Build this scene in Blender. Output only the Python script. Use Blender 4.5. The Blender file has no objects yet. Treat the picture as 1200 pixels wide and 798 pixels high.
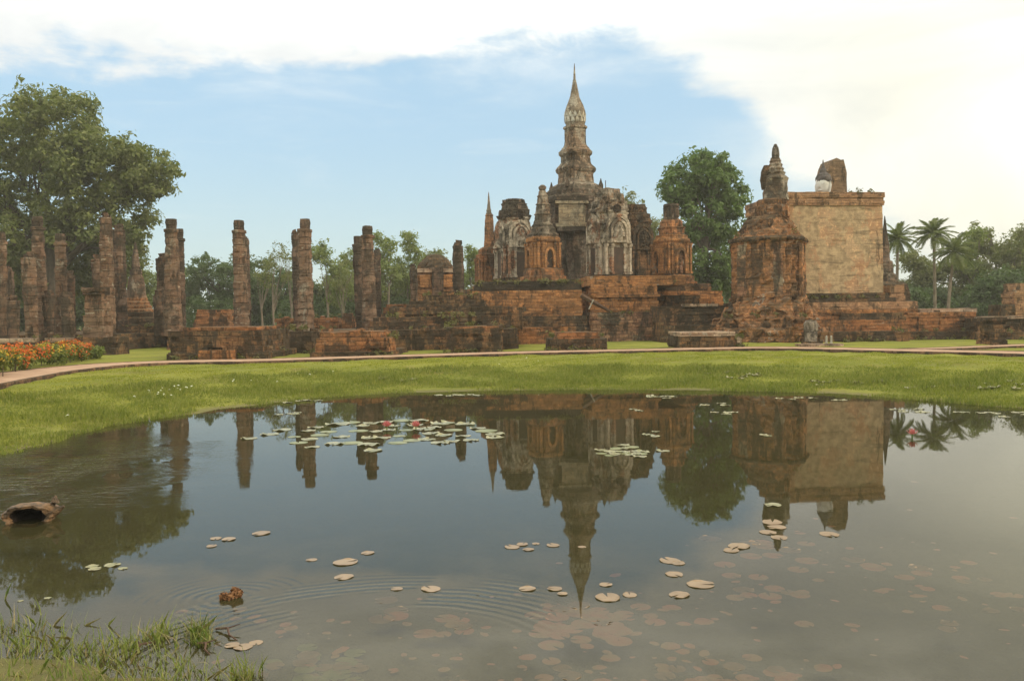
import bpy, math, random
import numpy as np
from mathutils import Matrix, Vector, noise

R = math.radians
scene = bpy.context.scene
COL = scene.collection

# ------------------------------------------------------------------ camera
EYE = Vector((0, 0, 2.2))
FPX = 1000.0
CAM_M = Matrix.Rotation(R(90 - 1.55), 4, 'X') @ Matrix.Rotation(R(-0.8), 4, 'Z')
cam_d = bpy.data.cameras.new('camera')
cam_d.sensor_width = 36.0
cam_d.lens = 30.0
cam_d.clip_start = 0.1
cam_d.clip_end = 3000
cam = bpy.data.objects.new('camera', cam_d)
COL.objects.link(cam)
cam.matrix_world = Matrix.Translation(EYE) @ CAM_M
scene.camera = cam

# ------------------------------------------------------------------ sky and sun
SUN_AZ = 102.0     # degrees clockwise from the viewing direction
SUN_EL = 24.0
world = bpy.data.worlds.new('World')
scene.world = world
world.use_nodes = True


class NT:
    """small helper for wiring node trees"""
    def __init__(self, tree):
        self.t = tree
        tree.nodes.clear()

    def n(self, typ, **kw):
        nd = self.t.nodes.new(typ)
        for k, v in kw.items():
            setattr(nd, k, v)
        return nd

    def set(self, sock, v):
        if isinstance(v, bpy.types.NodeSocket):
            self.t.links.new(v, sock)
        elif v is not None:
            sock.default_value = v

    def math(self, op, a, b=None, c=None, clamp=False):
        nd = self.n('ShaderNodeMath', operation=op, use_clamp=clamp)
        for i, v in enumerate((a, b, c)):
            if v is not None:
                self.set(nd.inputs[i], v)
        return nd.outputs[0]

    def smooth(self, v, a, b, lo=0.0, hi=1.0):
        nd = self.n('ShaderNodeMapRange', interpolation_type='SMOOTHSTEP')
        self.set(nd.inputs[0], v)
        for i, x in enumerate((a, b, lo, hi)):
            self.set(nd.inputs[i + 1], x)
        return nd.outputs[0]

    def mix(self, f, a, b, blend='MIX'):
        nd = self.n('ShaderNodeMix', data_type='RGBA', blend_type=blend)
        self.set(nd.inputs[0], f)
        for s, v in ((nd.inputs[6], a), (nd.inputs[7], b)):
            self.set(s, v if isinstance(v, bpy.types.NodeSocket) else (*v[:3], 1.0))
        return nd.outputs[2]

    def noise(self, vec, scale, detail=4.0, rough=0.55, dist=0.0, col=False):
        nd = self.n('ShaderNodeTexNoise')
        if vec is not None:
            self.set(nd.inputs['Vector'], vec)
        nd.inputs['Scale'].default_value = scale
        nd.inputs['Detail'].default_value = detail
        nd.inputs['Roughness'].default_value = rough
        nd.inputs['Distortion'].default_value = dist
        return nd.outputs['Color' if col else 'Fac']

    def scale(self, vec, s, off=(0, 0, 0), rot=(0, 0, 0)):
        nd = self.n('ShaderNodeMapping')
        self.set(nd.inputs[0], vec)
        nd.inputs['Location'].default_value = off
        nd.inputs['Rotation'].default_value = rot
        nd.inputs['Scale'].default_value = s
        return nd.outputs[0]

    def sep(self, vec):
        nd = self.n('ShaderNodeSeparateXYZ')
        self.set(nd.inputs[0], vec)
        return nd.outputs

    def comb(self, x, y, z):
        nd = self.n('ShaderNodeCombineXYZ')
        for i, v in enumerate((x, y, z)):
            self.set(nd.inputs[i], v)
        return nd.outputs[0]


def build_sky():
    t = NT(world.node_tree)
    out = t.n('ShaderNodeOutputWorld')
    bg = t.n('ShaderNodeBackground')
    bg.inputs['Strength'].default_value = 0.10
    sky = t.n('ShaderNodeTexSky', sky_type='NISHITA')
    sky.sun_disc = False
    sky.sun_elevation = R(SUN_EL)
    sky.sun_rotation = R(SUN_AZ)
    sky.air_density = 1.2
    sky.dust_density = 1.5
    sky.ozone_density = 1.5
    d = t.n('ShaderNodeTexCoord').outputs['Generated']
    x, y, z = t.sep(d)
    az = t.math('MULTIPLY', t.math('ARCTAN2', x, y), 180 / math.pi)
    el = t.math('MULTIPLY', t.math('ARCSINE', z), 180 / math.pi)
    # lower edge of the big cloud deck as elevation over azimuth (degrees)
    pts = [(-180, 8), (-90, 11), (-45, 13), (-31, 14.4), (-16.7, 15.9), (-4, 17.0), (3, 17.6), (5.7, 18.2), (8, 17.8),
           (10.2, 16.4), (13, 14.6), (15.6, 12.9), (16.8, 11.0), (18, 9.3), (20, 7.4), (24, 4.8), (31, 0.0), (60, -3), (100, -2), (180, 8)]
    fc = t.n('ShaderNodeFloatCurve')
    cv = fc.mapping.curves[0]
    def nrm(p):
        return ((p[0] + 180) / 360.0, (p[1] + 10) / 40.0)
    cv.points[0].location = nrm(pts[0])
    cv.points[1].location = nrm(pts[-1])
    for p in pts[1:-1]:
        cv.points.new(*nrm(p))
    for p in cv.points:
        p.handle_type = 'AUTO_CLAMPED'
    fc.mapping.update()
    t.set(fc.inputs['Value'], t.math('DIVIDE', t.math('ADD', az, 180.0), 360.0))
    edge = t.math('SUBTRACT', t.math('MULTIPLY', fc.outputs[0], 40.0), 10.0)
    # stretched noise so that the edge is streaky
    sv = t.scale(d, (5.0, 5.0, 16.0))
    n1 = t.noise(sv, 1.6, 7.0, 0.58, 0.4)
    n2 = t.noise(t.scale(d, (3.0, 3.0, 9.0), (3.1, 1.2, 0.4)), 1.0, 6.0, 0.6, 0.8)
    n3 = t.noise(t.scale(d, (22.0, 22.0, 40.0)), 1.0, 5.0, 0.6, 0.3)
    de = t.math('ADD', t.math('SUBTRACT', el, edge), t.math('MULTIPLY', t.math('SUBTRACT', n1, 0.5), 5.0))
    de = t.math('ADD', de, t.math('MULTIPLY', t.math('SUBTRACT', n3, 0.5), 2.6))
    mask = t.smooth(de, t.math('SUBTRACT', -0.6, t.math('MULTIPLY', t.smooth(az, 4.0, 14.0), 0.6)), t.math('ADD', 1.3, t.math('MULTIPLY', t.smooth(az, 4.0, 14.0), 0.5)))
    # a fainter veil spreading some degrees below the deck
    veil = t.math('MULTIPLY', t.smooth(de, -5.5, 0.5), t.smooth(n2, 0.42, 0.72, 0.0, 0.55))
    # thin cirrus across the blue
    cir = t.math('MULTIPLY', t.smooth(t.noise(t.scale(d, (4.0, 4.0, 26.0), (0.7, 0, 2.0), (0, 0.35, 0)), 1.3, 6, 0.6, 1.2), 0.52, 0.8), 0.16)
    # pale moist air low down
    low = t.smooth(el, 15.0, -1.0, 0.0, 1.0)
    low = t.math('MULTIPLY', t.math('POWER', low, 1.3), 0.86)
    right = t.smooth(az, 2.0, 34.0)
    c_low = t.mix(right, (5.8, 7.2, 6.8), (7.9, 8.0, 6.7))
    c_blue = t.mix(0.72, sky.outputs[0], (4.7, 7.0, 8.9))
    c = t.mix(low, c_blue, c_low)
    c_cloud = t.mix(t.smooth(n2, 0.35, 0.7), (7.6, 7.9, 7.9), (9.8, 9.8, 9.4))
    c_cloud = t.mix(t.math('MULTIPLY', right, 0.85), c_cloud, t.mix(t.smooth(t.noise(t.scale(d, (3.5, 3.5, 7.0), (1.0, 4.0, 2.0)), 1.0, 6, 0.6, 0.6), 0.38, 0.62), (7.1, 7.1, 6.2), (8.9, 8.8, 7.5)))
    # the hidden sun glows through the cloud low on one side
    gl = t.math('MULTIPLY', t.smooth(t.math('ABSOLUTE', t.math('SUBTRACT', az, 42.0)), 26.0, 0.0), t.smooth(t.math('ABSOLUTE', t.math('SUBTRACT', el, 13.0)), 12.0, 0.0))
    c_cloud = t.mix(t.math('MULTIPLY', gl, t.smooth(n2, 0.30, 0.65, 0.45, 1.0)), c_cloud, (15.0, 14.2, 10.8))
    # the deck overhead is lit by the low sun and brighter than its far rim
    over = t.smooth(el, 16.5, 22.5, 0.0, 1.0)
    c_cloud = t.mix(over, c_cloud, t.mix(t.smooth(n1, 0.35, 0.65), (12.0, 11.9, 10.6), (17.0, 16.5, 14.2)))
    c = t.mix(cir, c, c_cloud)
    c = t.mix(veil, c, c_cloud)
    c = t.mix(mask, c, c_cloud)
    t.set(bg.inputs['Color'], c)
    t.t.links.new(bg.outputs[0], out.inputs[0])


build_sky()
sun_d = bpy.data.lights.new('sun', 'SUN')
sun_d.energy = 1.5
sun_d.angle = R(11)
sun_d.color = (1.0, 0.83, 0.58)
sun = bpy.data.objects.new('sun', sun_d)
COL.objects.link(sun)
_d = Vector((math.sin(R(SUN_AZ)) * math.cos(R(SUN_EL)), math.cos(R(SUN_AZ)) * math.cos(R(SUN_EL)), math.sin(R(SUN_EL))))
sun.rotation_euler = _d.to_track_quat('Z', 'Y').to_euler()

vs = scene.view_settings
vs.view_transform = 'Standard'
vs.look = 'None'
vs.exposure = 0.24
vs.gamma = 1.0
vs.use_curve_mapping = False
scene.cycles.max_bounces = 6
scene.cycles.transparent_max_bounces = 8
scene.cycles.use_denoising = True


# ------------------------------------------------------------------ measuring helpers
def at(px, py, Y):
    """point at distance Y along the view seen at photograph pixel (px, py)"""
    w = CAM_M.to_3x3() @ Vector(((px - 600) / FPX, (399 - py) / FPX, -1))
    return EYE + w * (Y / w.y)


def gpt(px, py, z=0.0):
    w = CAM_M.to_3x3() @ Vector(((px - 600) / FPX, (399 - py) / FPX, -1))
    return EYE + w * ((z - EYE.z) / w.z)


def xat(px, Y, py=380):
    return at(px, py, Y).x


def zat(px, py, Y):
    return at(px, py, Y).z


# ------------------------------------------------------------------ mesh helpers
class MB:
    def __init__(self):
        self.v, self.f, self.T = [], [], Matrix.Identity(4)

    def add(self, vs_, fs_):
        o = len(self.v)
        T = self.T
        self.v += [tuple(T @ Vector(p)) for p in vs_]
        self.f += [tuple(o + i for i in f) for f in fs_]

    def box(self, c, s, rz=0.0, jit=0.0, taper=0.0):
        hx, hy, hz = s[0] / 2, s[1] / 2, s[2] / 2
        cr, sr = math.cos(rz), math.sin(rz)
        vs_ = []
        for dz in (-1, 1):
            k = 1 - taper if dz > 0 else 1
            for dx, dy in ((-1, -1), (1, -1), (1, 1), (-1, 1)):
                x, y = dx * hx * k, dy * hy * k
                j = [random.uniform(-jit, jit) for _ in range(3)]
                vs_.append((c[0] + x * cr - y * sr + j[0], c[1] + x * sr + y * cr + j[1], c[2] + dz * hz + j[2]))
        self.add(vs_, [(3, 2, 1, 0), (4, 5, 6, 7), (0, 1, 5, 4), (1, 2, 6, 5), (2, 3, 7, 6), (3, 0, 4, 7)])

    def tube(self, pts, rad, n=8, cap=True):
        pts = [Vector(p) for p in pts]
        m = len(pts)
        if not hasattr(rad, '__len__'):
            rad = [rad] * m
        vs_, fs_ = [], []
        up = Vector((0, 0, 1))
        for i in range(m):
            t = (pts[min(i + 1, m - 1)] - pts[max(i - 1, 0)]).normalized()
            ref = up if abs(t.z) < 0.9 else Vector((1, 0, 0))
            a = t.cross(ref).normalized()
            b = t.cross(a)
            for k in range(n):
                an = 2 * math.pi * k / n
                vs_.append(pts[i] + (a * math.cos(an) + b * math.sin(an)) * rad[i])
        for i in range(m - 1):
            for k in range(n):
                k2 = (k + 1) % n
                fs_.append((i * n + k, i * n + k2, (i + 1) * n + k2, (i + 1) * n + k))
        if cap:
            fs_.append(tuple(range(n)))
            fs_.append(tuple(range((m - 1) * n, m * n))[::-1])
        self.add(vs_, fs_)

    def loft(self, prof, unit, amp=0.04, dz=0.3, seg=0.4, freq=1.1, c=(0, 0, 0), sub=True, seed=0.0):
        if sub and amp > 0:
            dz, seg = min(dz, 0.17), min(seg, 0.24)
        """prof: (r, z) from bottom up; unit: closed outline of half-size 1"""
        rm = max(p[0] for p in prof)
        poly = resample(unit, seg / rm) if sub else unit
        rings = [prof[0]]
        for a, b in zip(prof, prof[1:]):
            k = max(1, int(abs(b[1] - a[1]) / dz))
            for i in range(1, k + 1):
                u = i / k
                rings.append((a[0] + (b[0] - a[0]) * u, a[1] + (b[1] - a[1]) * u))
        n = len(poly)
        vs_, fs_ = [], []
        for r, z in rings:
            am = min(amp, 0.18 * r)
            for ux, uy in poly:
                p = Vector((c[0] + ux * r, c[1] + uy * r, c[2] + z))
                q = p * freq + Vector((seed, seed * 1.7, seed * 0.3))
                d = noise.noise_vector(q) * am + noise.noise_vector(q * 3.3) * am * 0.7 + noise.noise_vector(q * 8.7) * am * 0.6
                d.z *= 0.4
                vs_.append(p + d)
        for i in range(len(rings) - 1):
            for k in range(n):
                k2 = (k + 1) % n
                fs_.append((i * n + k, i * n + k2, (i + 1) * n + k2, (i + 1) * n + k))
        fs_.append(tuple(range(n))[::-1])
        fs_.append(tuple(range((len(rings) - 1) * n, len(rings) * n)))
        self.add(vs_, fs_)

    def courses(self, poly, z0, z1, h=0.26, jit=0.04, batter=0.0, seg=0.7, crumble=0.0, seed=0, top_drop=0.0):
        """a ruined masonry mass laid in courses, every course with its own uneven outline; crumble>0 lets the top courses break away"""
        rnd = random.Random(seed * 7 + 3)
        k = max(1, round((z1 - z0) / h))
        hh = (z1 - z0) / k
        np_ = len(poly)
        for c in range(k):
            zz0, zz1 = z0 + c * hh, z0 + (c + 1) * hh
            off = -batter * c * hh + rnd.uniform(-jit, jit) * 0.7
            near = max(0.0, (c + 1) / k - 0.45) / 0.55
            ring = []
            for i in range(np_):
                a, b = Vector(poly[i][:2]), Vector(poly[(i + 1) % np_][:2])
                L = (b - a).length
                t = (b - a) / max(L, 1e-6)
                nm = Vector((t.y, -t.x))
                m = max(1, int(L / seg + 0.5))
                cuts = [0.0] + sorted(min(0.97, max(0.03, (j + rnd.uniform(-.3, .3)) / m)) for j in range(1, m)) + [1.0]
                for j in range(m):
                    mid = a.lerp(b, (cuts[j] + cuts[j + 1]) / 2)
                    d = off + noise.noise(Vector((mid.x * 0.5, mid.y * 0.5, c * 0.9 + seed * 3.1))) * jit * 1.6 + rnd.uniform(-jit, jit) * 0.9
                    if rnd.random() < 0.05 and 0 < c:
                        d -= jit * 2.5
                    if crumble > 0:
                        e = noise.noise(Vector((mid.x * 0.35, mid.y * 0.35, seed * 1.3))) + 0.25
                        d -= max(0.0, e) * crumble * near ** 1.5
                    e_ = min(0.02, L * 0.02)
                    dl = rnd.uniform(-1, 1) * hh * 0.07
                    u0 = cuts[j] * L + (e_ if j else max(0.0, -d) + e_)
                    u1 = cuts[j + 1] * L - (e_ if j < m - 1 else max(0.0, -d) + e_)
                    if u1 <= u0:
                        u0, u1 = L * .45, L * .55
                    for uu in (u0, u1):
                        pp = a + t * uu + nm * (d + rnd.uniform(-jit, jit) * 0.2)
                        ring.append((pp.x, pp.y, dl + rnd.uniform(-1, 1) * hh * 0.05))
            n = len(ring)
            vs_ = [(x, y, zz0 - 0.03 + e * 0.3) for x, y, e in ring] + [(x, y, zz1 + e) for x, y, e in ring]
            fs_ = [tuple(range(n))[::-1], tuple(range(n, 2 * n))]
            for i in range(n):
                j = (i + 1) % n
                fs_.append((i, j, n + j, n + i))
            self.add(vs_, fs_)

    def rubble(self, poly, z, count, size=0.3, seed=0):
        """single loose masonry blocks lying on a top"""
        rnd = random.Random(seed + 91)
        xs = [p[0] for p in poly]
        ys = [p[1] for p in poly]
        for _ in range(count):
            x, y = rnd.uniform(min(xs), max(xs)), rnd.uniform(min(ys), max(ys))
            if not inside(x, y, poly):
                continue
            s = size * rnd.uniform(0.6, 1.4)
            self.box((x, y, z + s * 0.25), (s * 1.5, s, s * 0.7), rnd.uniform(0, 3), 0.04)

    def arch(self, w, h, band, depth, pointed=1.25, n=9):
        """pointed arch frame standing in the local xz plane, facing -y, its back at y=0"""
        def outline(ww, hh):
            sp = hh * 0.5
            pts = [(-ww / 2, 0), (-ww / 2, sp)]
            for i in range(1, n):
                u = i / n
                a = math.pi * 0.5 * u
                pts.append((-ww / 2 * math.cos(a) ** pointed, sp + (hh - sp) * math.sin(a) ** 0.85))
            pts.append((0, hh))
            r = [(-x, z) for x, z in pts[:-1]][::-1]
            return pts + r
        o, i_ = outline(w, h), outline(w - 2 * band, h - band * 1.3)
        m = len(o)
        vs_ = [(x, -depth, z) for x, z in o] + [(x, -depth, z) for x, z in i_] + [(x, 0.0, z) for x, z in o] + [(x, 0.0, z) for x, z in i_]
        fs_ = []
        for k in range(m - 1):
            fs_.append((k, k + 1, m + k + 1, m + k))
            fs_.append((k, 2 * m + k, 2 * m + k + 1, k + 1))
            fs_.append((m + k, m + k + 1, 3 * m + k + 1, 3 * m + k))
        fs_ += [(0, m, 3 * m, 2 * m), (m - 1, 3 * m - 1, 4 * m - 1, 2 * m - 1)]
        self.add(vs_, fs_)

    def panel(self, w, h, depth, pointed=1.25, n=9):
        """a solid pointed panel (the back of a niche or a gable)"""
        sp = h * 0.5
        pts = [(-w / 2, 0), (-w / 2, sp)]
        for i in range(1, n):
            a = math.pi * 0.5 * i / n
            pts.append((-w / 2 * math.cos(a) ** pointed, sp + (h - sp) * math.sin(a) ** 0.85))
        pts.append((0, h))
        pts += [(-x, z) for x, z in pts[:-1]][::-1]
        m = len(pts)
        vs_ = [(x, -depth, z) for x, z in pts] + [(x, 0, z) for x, z in pts]
        fs_ = [tuple(range(m))[::-1], tuple(range(m, 2 * m))]
        for k in range(m):
            j = (k + 1) % m
            fs_.append((k, j, m + j, m + k))
        self.add(vs_, fs_)

    def relief(self, w, h, depth, amp, seed, nu=14, nv=16):
        """a tapering carved panel: one sheet with lumps, closed round its rim"""
        vs_, fs_ = [], []
        for j in range(nv + 1):
            v = j / nv
            half = w / 2 * (1 - v ** 1.7)
            for i in range(nu + 1):
                u = i / nu * 2 - 1
                x, z = u * half, v * h
                e = noise.noise(Vector((x * 3.4 + seed, seed, z * 3.0))) + 0.6 * noise.noise(Vector((x * 8 + seed, seed, z * 8)))
                rim = min(1.0, (1 - abs(u)) * 4) * min(1.0, (1 - v) * 5 + .05)
                vs_.append((x, -depth * (0.25 + 0.75 * rim) - amp * e * rim, z))
        m = nu + 1
        for j in range(nv):
            for i in range(nu):
                a = j * m + i
                fs_.append((a, a + 1, a + m + 1, a + m))
        self.add(vs_, fs_)

    def build(self, name, mat, parent=None, loc=None, rz=0.0, smooth=False):
        me = bpy.data.meshes.new(name)
        me.from_pydata(self.v, [], self.f)
        me.validate()
        if smooth:
            me.polygons.foreach_set('use_smooth', [True] * len(me.polygons))
        me.materials.append(mat)
        o = bpy.data.objects.new(name, me)
        COL.objects.link(o)
        if parent:
            o.parent = parent
        if loc is not None:
            o.location = loc
        o.rotation_euler.z = rz
        return o


def inside(x, y, poly):
    c = False
    j = len(poly) - 1
    for i in range(len(poly)):
        xi, yi = poly[i][:2]
        xj, yj = poly[j][:2]
        if (yi > y) != (yj > y) and x < (xj - xi) * (y - yi) / (yj - yi) + xi:
            c = not c
        j = i
    return c


def resample(poly, seg):
    out = []
    for i in range(len(poly)):
        a, b = poly[i], poly[(i + 1) % len(poly)]
        L = math.hypot(b[0] - a[0], b[1] - a[1])
        k = max(1, int(L / seg + 0.5))
        for j in range(k):
            u = j / k
            out.append((a[0] + (b[0] - a[0]) * u, a[1] + (b[1] - a[1]) * u))
    return out


def circle(n=20):
    return [(math.cos(2 * math.pi * i / n), math.sin(2 * math.pi * i / n)) for i in range(n)]


SQUARE = [(-1, -1), (1, -1), (1, 1), (-1, 1)]
_q = [(1, 0.58), (0.86, 0.58), (0.86, 0.74), (0.74, 0.74), (0.74, 0.86), (0.58, 0.86), (0.58, 1)]
REDENT = []
for _k in range(4):
    _c, _s = round(math.cos(_k * math.pi / 2)), round(math.sin(_k * math.pi / 2))
    REDENT += [(x * _c - y * _s, x * _s + y * _c) for x, y in _q]


def rect(x0, x1, y0, y1):
    return [(x0, y0), (x1, y0), (x1, y1), (x0, y1)]


def rot_poly(poly, a, c=(0, 0), s=1.0):
    ca, sa = math.cos(a), math.sin(a)
    return [(c[0] + s * (x * ca - y * sa), c[1] + s * (x * sa + y * ca)) for x, y in poly]


def tag(o, label=None, cat=None, group=None, kind=None):
    if label:
        o['label'] = label
    if cat:
        o['category'] = cat
    if group:
        o['group'] = group
    if kind:
        o['kind'] = kind
    elif cat:
        o['kind'] = 'thing'
    return o


def thing(name, label, cat, loc=(0, 0, 0), rz=0.0, group=None):
    o = bpy.data.objects.new(name, None)
    o.empty_display_size = 0.3
    COL.objects.link(o)
    o.location = loc
    o.rotation_euler.z = rz
    return tag(o, label, cat, group)


def dup(root, loc, rz=0.0, scale=None, label=None, group=None):
    r = root.copy()
    COL.objects.link(r)
    r.location = loc
    r.rotation_euler.z = rz
    if scale:
        r.scale = scale if hasattr(scale, '__len__') else (scale,) * 3
    if label:
        r['label'] = label
    if group:
        r['group'] = group
    for ch in list(root.children):
        c = ch.copy()
        COL.objects.link(c)
        c.parent = r
        for g in list(ch.children):
            d = g.copy()
            COL.objects.link(d)
            d.parent = c
    return r


def np_mesh(name, verts, faces_flat, per, mat, smooth=False):
    """fast mesh from numpy; every face has per corners"""
    me = bpy.data.meshes.new(name)
    nf = len(faces_flat) // per
    me.vertices.add(len(verts))
    me.vertices.foreach_set('co', np.asarray(verts, np.float32).ravel())
    me.loops.add(nf * per)
    me.loops.foreach_set('vertex_index', np.asarray(faces_flat, np.int32))
    me.polygons.add(nf)
    me.polygons.foreach_set('loop_start', np.arange(0, nf * per, per, dtype=np.int32))
    me.update(calc_edges=True)
    if smooth:
        me.polygons.foreach_set('use_smooth', np.ones(nf, bool))
    me.materials.append(mat)
    return me


# ------------------------------------------------------------------ materials
def new_mat(name):
    m = bpy.data.materials.new(name)
    m.use_nodes = True
    t = NT(m.node_tree)
    out = t.n('ShaderNodeOutputMaterial')
    return m, t, out


def principled(t, out, color, rough=0.85, normal=None, spec=0.3):
    b = t.n('ShaderNodeBsdfPrincipled')
    t.set(b.inputs['Base Color'], color if isinstance(color, bpy.types.NodeSocket) else (*color, 1))
    t.set(b.inputs['Roughness'], rough)
    b.inputs['Specular IOR Level'].default_value = spec
    if normal is not None:
        t.set(b.inputs['Normal'], normal)
    t.t.links.new(b.outputs[0], out.inputs[0])
    return b


def ruin(name, c1, c2, dark=0.45, stucco=0.0, pale=(0.42, 0.36, 0.28), fleck=0.15, moss=0.6, course=0.24, bump=0.9, darkc=(0.030, 0.025, 0.018), tone=1.0, joint=0.8):
    """weathered masonry: two clay colours, brick joints, black lichen, plaster remnants, moss on ledges"""
    m, t, out = new_mat(name)
    c1 = tuple(x * tone for x in c1)
    c2 = tuple(x * tone for x in c2)
    geo = t.n('ShaderNodeNewGeometry')
    P, N = geo.outputs['Position'], geo.outputs['True Normal']
    x, y, z = t.sep(P)
    nz = t.sep(N)[2]
    col = t.mix(t.smooth(t.noise(P, 0.55, 5, 0.6), 0.38, 0.62), c1, c2)
    # masonry joints, drawn along the wall
    u = t.math('ADD', t.math('MULTIPLY', x, 0.82), t.math('MULTIPLY', y, 0.57))
    wob = t.math('MULTIPLY', t.math('SUBTRACT', t.noise(P, 1.4, 3), 0.5), course * 0.5)
    br = t.n('ShaderNodeTexBrick')
    t.set(br.inputs['Vector'], t.comb(u, t.math('ADD', z, wob), 0.0))
    br.inputs['Scale'].default_value = 1.0
    br.inputs['Brick Width'].default_value = course * 2.1
    br.inputs['Row Height'].default_value = course
    br.inputs['Mortar Size'].default_value = course * 0.10
    br.inputs['Mortar Smooth'].default_value = 0.8
    br.inputs['Color1'].default_value = (0.62, 0.60, 0.60, 1)
    br.inputs['Color2'].default_value = (1.35, 1.32, 1.25, 1)
    br.inputs['Mortar'].default_value = (0.34, 0.32, 0.30, 1)
    col = t.mix(t.math('MULTIPLY', t.smooth(t.noise(P, 0.9, 4, 0.6), 0.25, 0.65, 0.35, 1.0), joint), col, br.outputs['Color'], 'MULTIPLY')
    fine = t.noise(P, 7.0, 5, 0.7)
    pit = t.noise(P, 3.2, 8, 0.72)
    col = t.mix(t.smooth(pit, 0.50, 0.66, 0.0, 0.75), col, tuple(min(1, k * q) for k, q in zip(c1, (1.75, 1.65, 1.5))))
    # plaster remnants
    if stucco > 0:
        sn = t.math('ADD', t.noise(t.scale(P, (1, 1, 0.7)), 0.75, 8, 0.68, 0.3), t.math('MULTIPLY', t.math('SUBTRACT', fine, 0.5), 0.30))
        sm = t.smooth(sn, 0.66 - 0.36 * stucco, 0.70 - 0.36 * stucco)
        pc = t.mix(t.smooth(t.noise(P, 2.6, 6, 0.65), 0.35, 0.65), tuple(k * 0.55 for k in pale), pale)
        col = t.mix(t.math('MULTIPLY', sm, 0.92), col, pc)
    # pale horizontal lines where the blocks were bedded
    if fleck > 0:
        fn = t.noise(t.scale(P, (1.3, 1.3, 7.0)), 1.0, 6, 0.66)
        col = t.mix(t.math('MULTIPLY', t.smooth(fn, 0.60, 0.66), fleck * 2.4, clamp=True), col, pale)
    # eroded bed joints
    er = t.noise(t.scale(P, (0.7, 0.7, 6.0), (5.0, 2.0, 0.0)), 1.0, 6, 0.68)
    col = t.mix(t.smooth(er, 0.54, 0.64, 0.0, 0.35 + 0.45 * dark), col, tuple(k * 1.3 for k in darkc))
    # black lichen: streaks, ragged patches and small pocks
    st = t.noise(t.scale(P, (1.5, 1.5, 0.40)), 1.1, 8, 0.70, 0.2)
    bp = t.noise(P, 0.50, 10, 0.72, 0.4)
    dk = t.math('MAXIMUM', t.smooth(st, 0.64 - 0.24 * dark, 0.72 - 0.24 * dark), t.smooth(bp, 0.63 - 0.22 * dark, 0.70 - 0.22 * dark))
    dk = t.math('MAXIMUM', dk, t.smooth(t.noise(P, 2.1, 8, 0.74), 0.66 - 0.16 * dark, 0.72 - 0.16 * dark))
    dk = t.math('MULTIPLY', dk, t.smooth(fine, 0.2, 0.6, 0.6, 1.0))
    dcol = t.mix(t.smooth(t.noise(P, 1.3, 5, 0.6), 0.4, 0.6), darkc, tuple(k * 1.9 for k in darkc))
    col = t.mix(t.math('MULTIPLY', dk, min(0.95, 0.62 + 0.4 * dark)), col, dcol)
    # dirt and dry moss that settled on upward faces
    mo = t.math('MULTIPLY', t.smooth(nz, 0.35, 0.8), t.smooth(t.noise(P, 1.7, 4, 0.6), 0.25, 0.6))
    mc = t.mix(t.noise(P, 0.9, 3), (0.055, 0.048, 0.028), (0.10, 0.075, 0.045))
    col = t.mix(t.math('MULTIPLY', mo, moss), col, mc)
    bm = t.n('ShaderNodeBump')
    bm.inputs['Strength'].default_value = bump
    bm.inputs['Distance'].default_value = 0.06
    t.set(bm.inputs['Height'], t.math('ADD', t.math('ADD', t.math('MULTIPLY', fine, 0.7), t.math('MULTIPLY', pit, 1.3)), t.math('MULTIPLY', br.outputs['Fac'], -0.6)))
    principled(t, out, col, 0.92, bm.outputs[0], 0.15)
    return m


M = {}
M['column'] = ruin('column laterite', (0.165, 0.098, 0.064), (0.215, 0.145, 0.10), dark=0.50, stucco=0.20, pale=(0.36, 0.30, 0.22), fleck=0.40, course=0.42, joint=0.6)
M['column_dark'] = ruin('dark laterite', (0.125, 0.074, 0.050), (0.165, 0.11, 0.078), dark=0.68, stucco=0.10, pale=(0.33, 0.27, 0.2), fleck=0.28, course=0.42, joint=0.6)
M['brick'] = ruin('old red brick', (0.317, 0.139, 0.060), (0.240, 0.124, 0.060), dark=0.50, stucco=0.0, fleck=0.16, course=0.2)
M['brick_dark'] = ruin('blackened brick', (0.216, 0.113, 0.056), (0.163, 0.105, 0.056), dark=0.72, stucco=0.0, fleck=0.14, course=0.22)
M['blackened'] = ruin('overgrown black brick', (0.125, 0.068, 0.035), (0.096, 0.063, 0.035), dark=0.95, fleck=0.08, course=0.2)
M['brick_orange'] = ruin('orange brick', (0.422, 0.194, 0.077), (0.336, 0.168, 0.075), dark=0.42, stucco=0.0, fleck=0.14, course=0.2)
M['brick_satellite'] = ruin('orange tower brick', (0.422, 0.200, 0.079), (0.326, 0.168, 0.075), dark=0.42, stucco=0.15, fleck=0.15, course=0.18, joint=0.7)
M['brick_chedi'] = ruin('chedi brick', (0.365, 0.173, 0.079), (0.269, 0.147, 0.075), dark=0.52, stucco=0.12, pale=(0.50, 0.42, 0.33), fleck=0.2, course=0.18)
M['mottled'] = ruin('mottled base masonry', (0.34, 0.20, 0.12), (0.24, 0.12, 0.075), dark=0.60, stucco=0.35, pale=(0.38, 0.30, 0.20), fleck=0.15, course=0.24)
M['mondop'] = ruin('mondop wall brick', (0.46, 0.315, 0.19), (0.42, 0.235, 0.13), dark=0.18, stucco=0.52, pale=(0.53, 0.385, 0.23), fleck=0.10, moss=0.5, course=0.16, bump=0.4, joint=0.25)
M['mondop_trim'] = ruin('mondop trim brick', (0.38, 0.23, 0.13), (0.33, 0.18, 0.10), dark=0.42, stucco=0.1, fleck=0.10, course=0.16, joint=0.5)
M['fragment'] = ruin('brown wall fragment', (0.25, 0.165, 0.10), (0.20, 0.135, 0.085), dark=0.45, stucco=0.2, pale=(0.32, 0.25, 0.17), fleck=0.05, course=0.2, joint=0.4)
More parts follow.
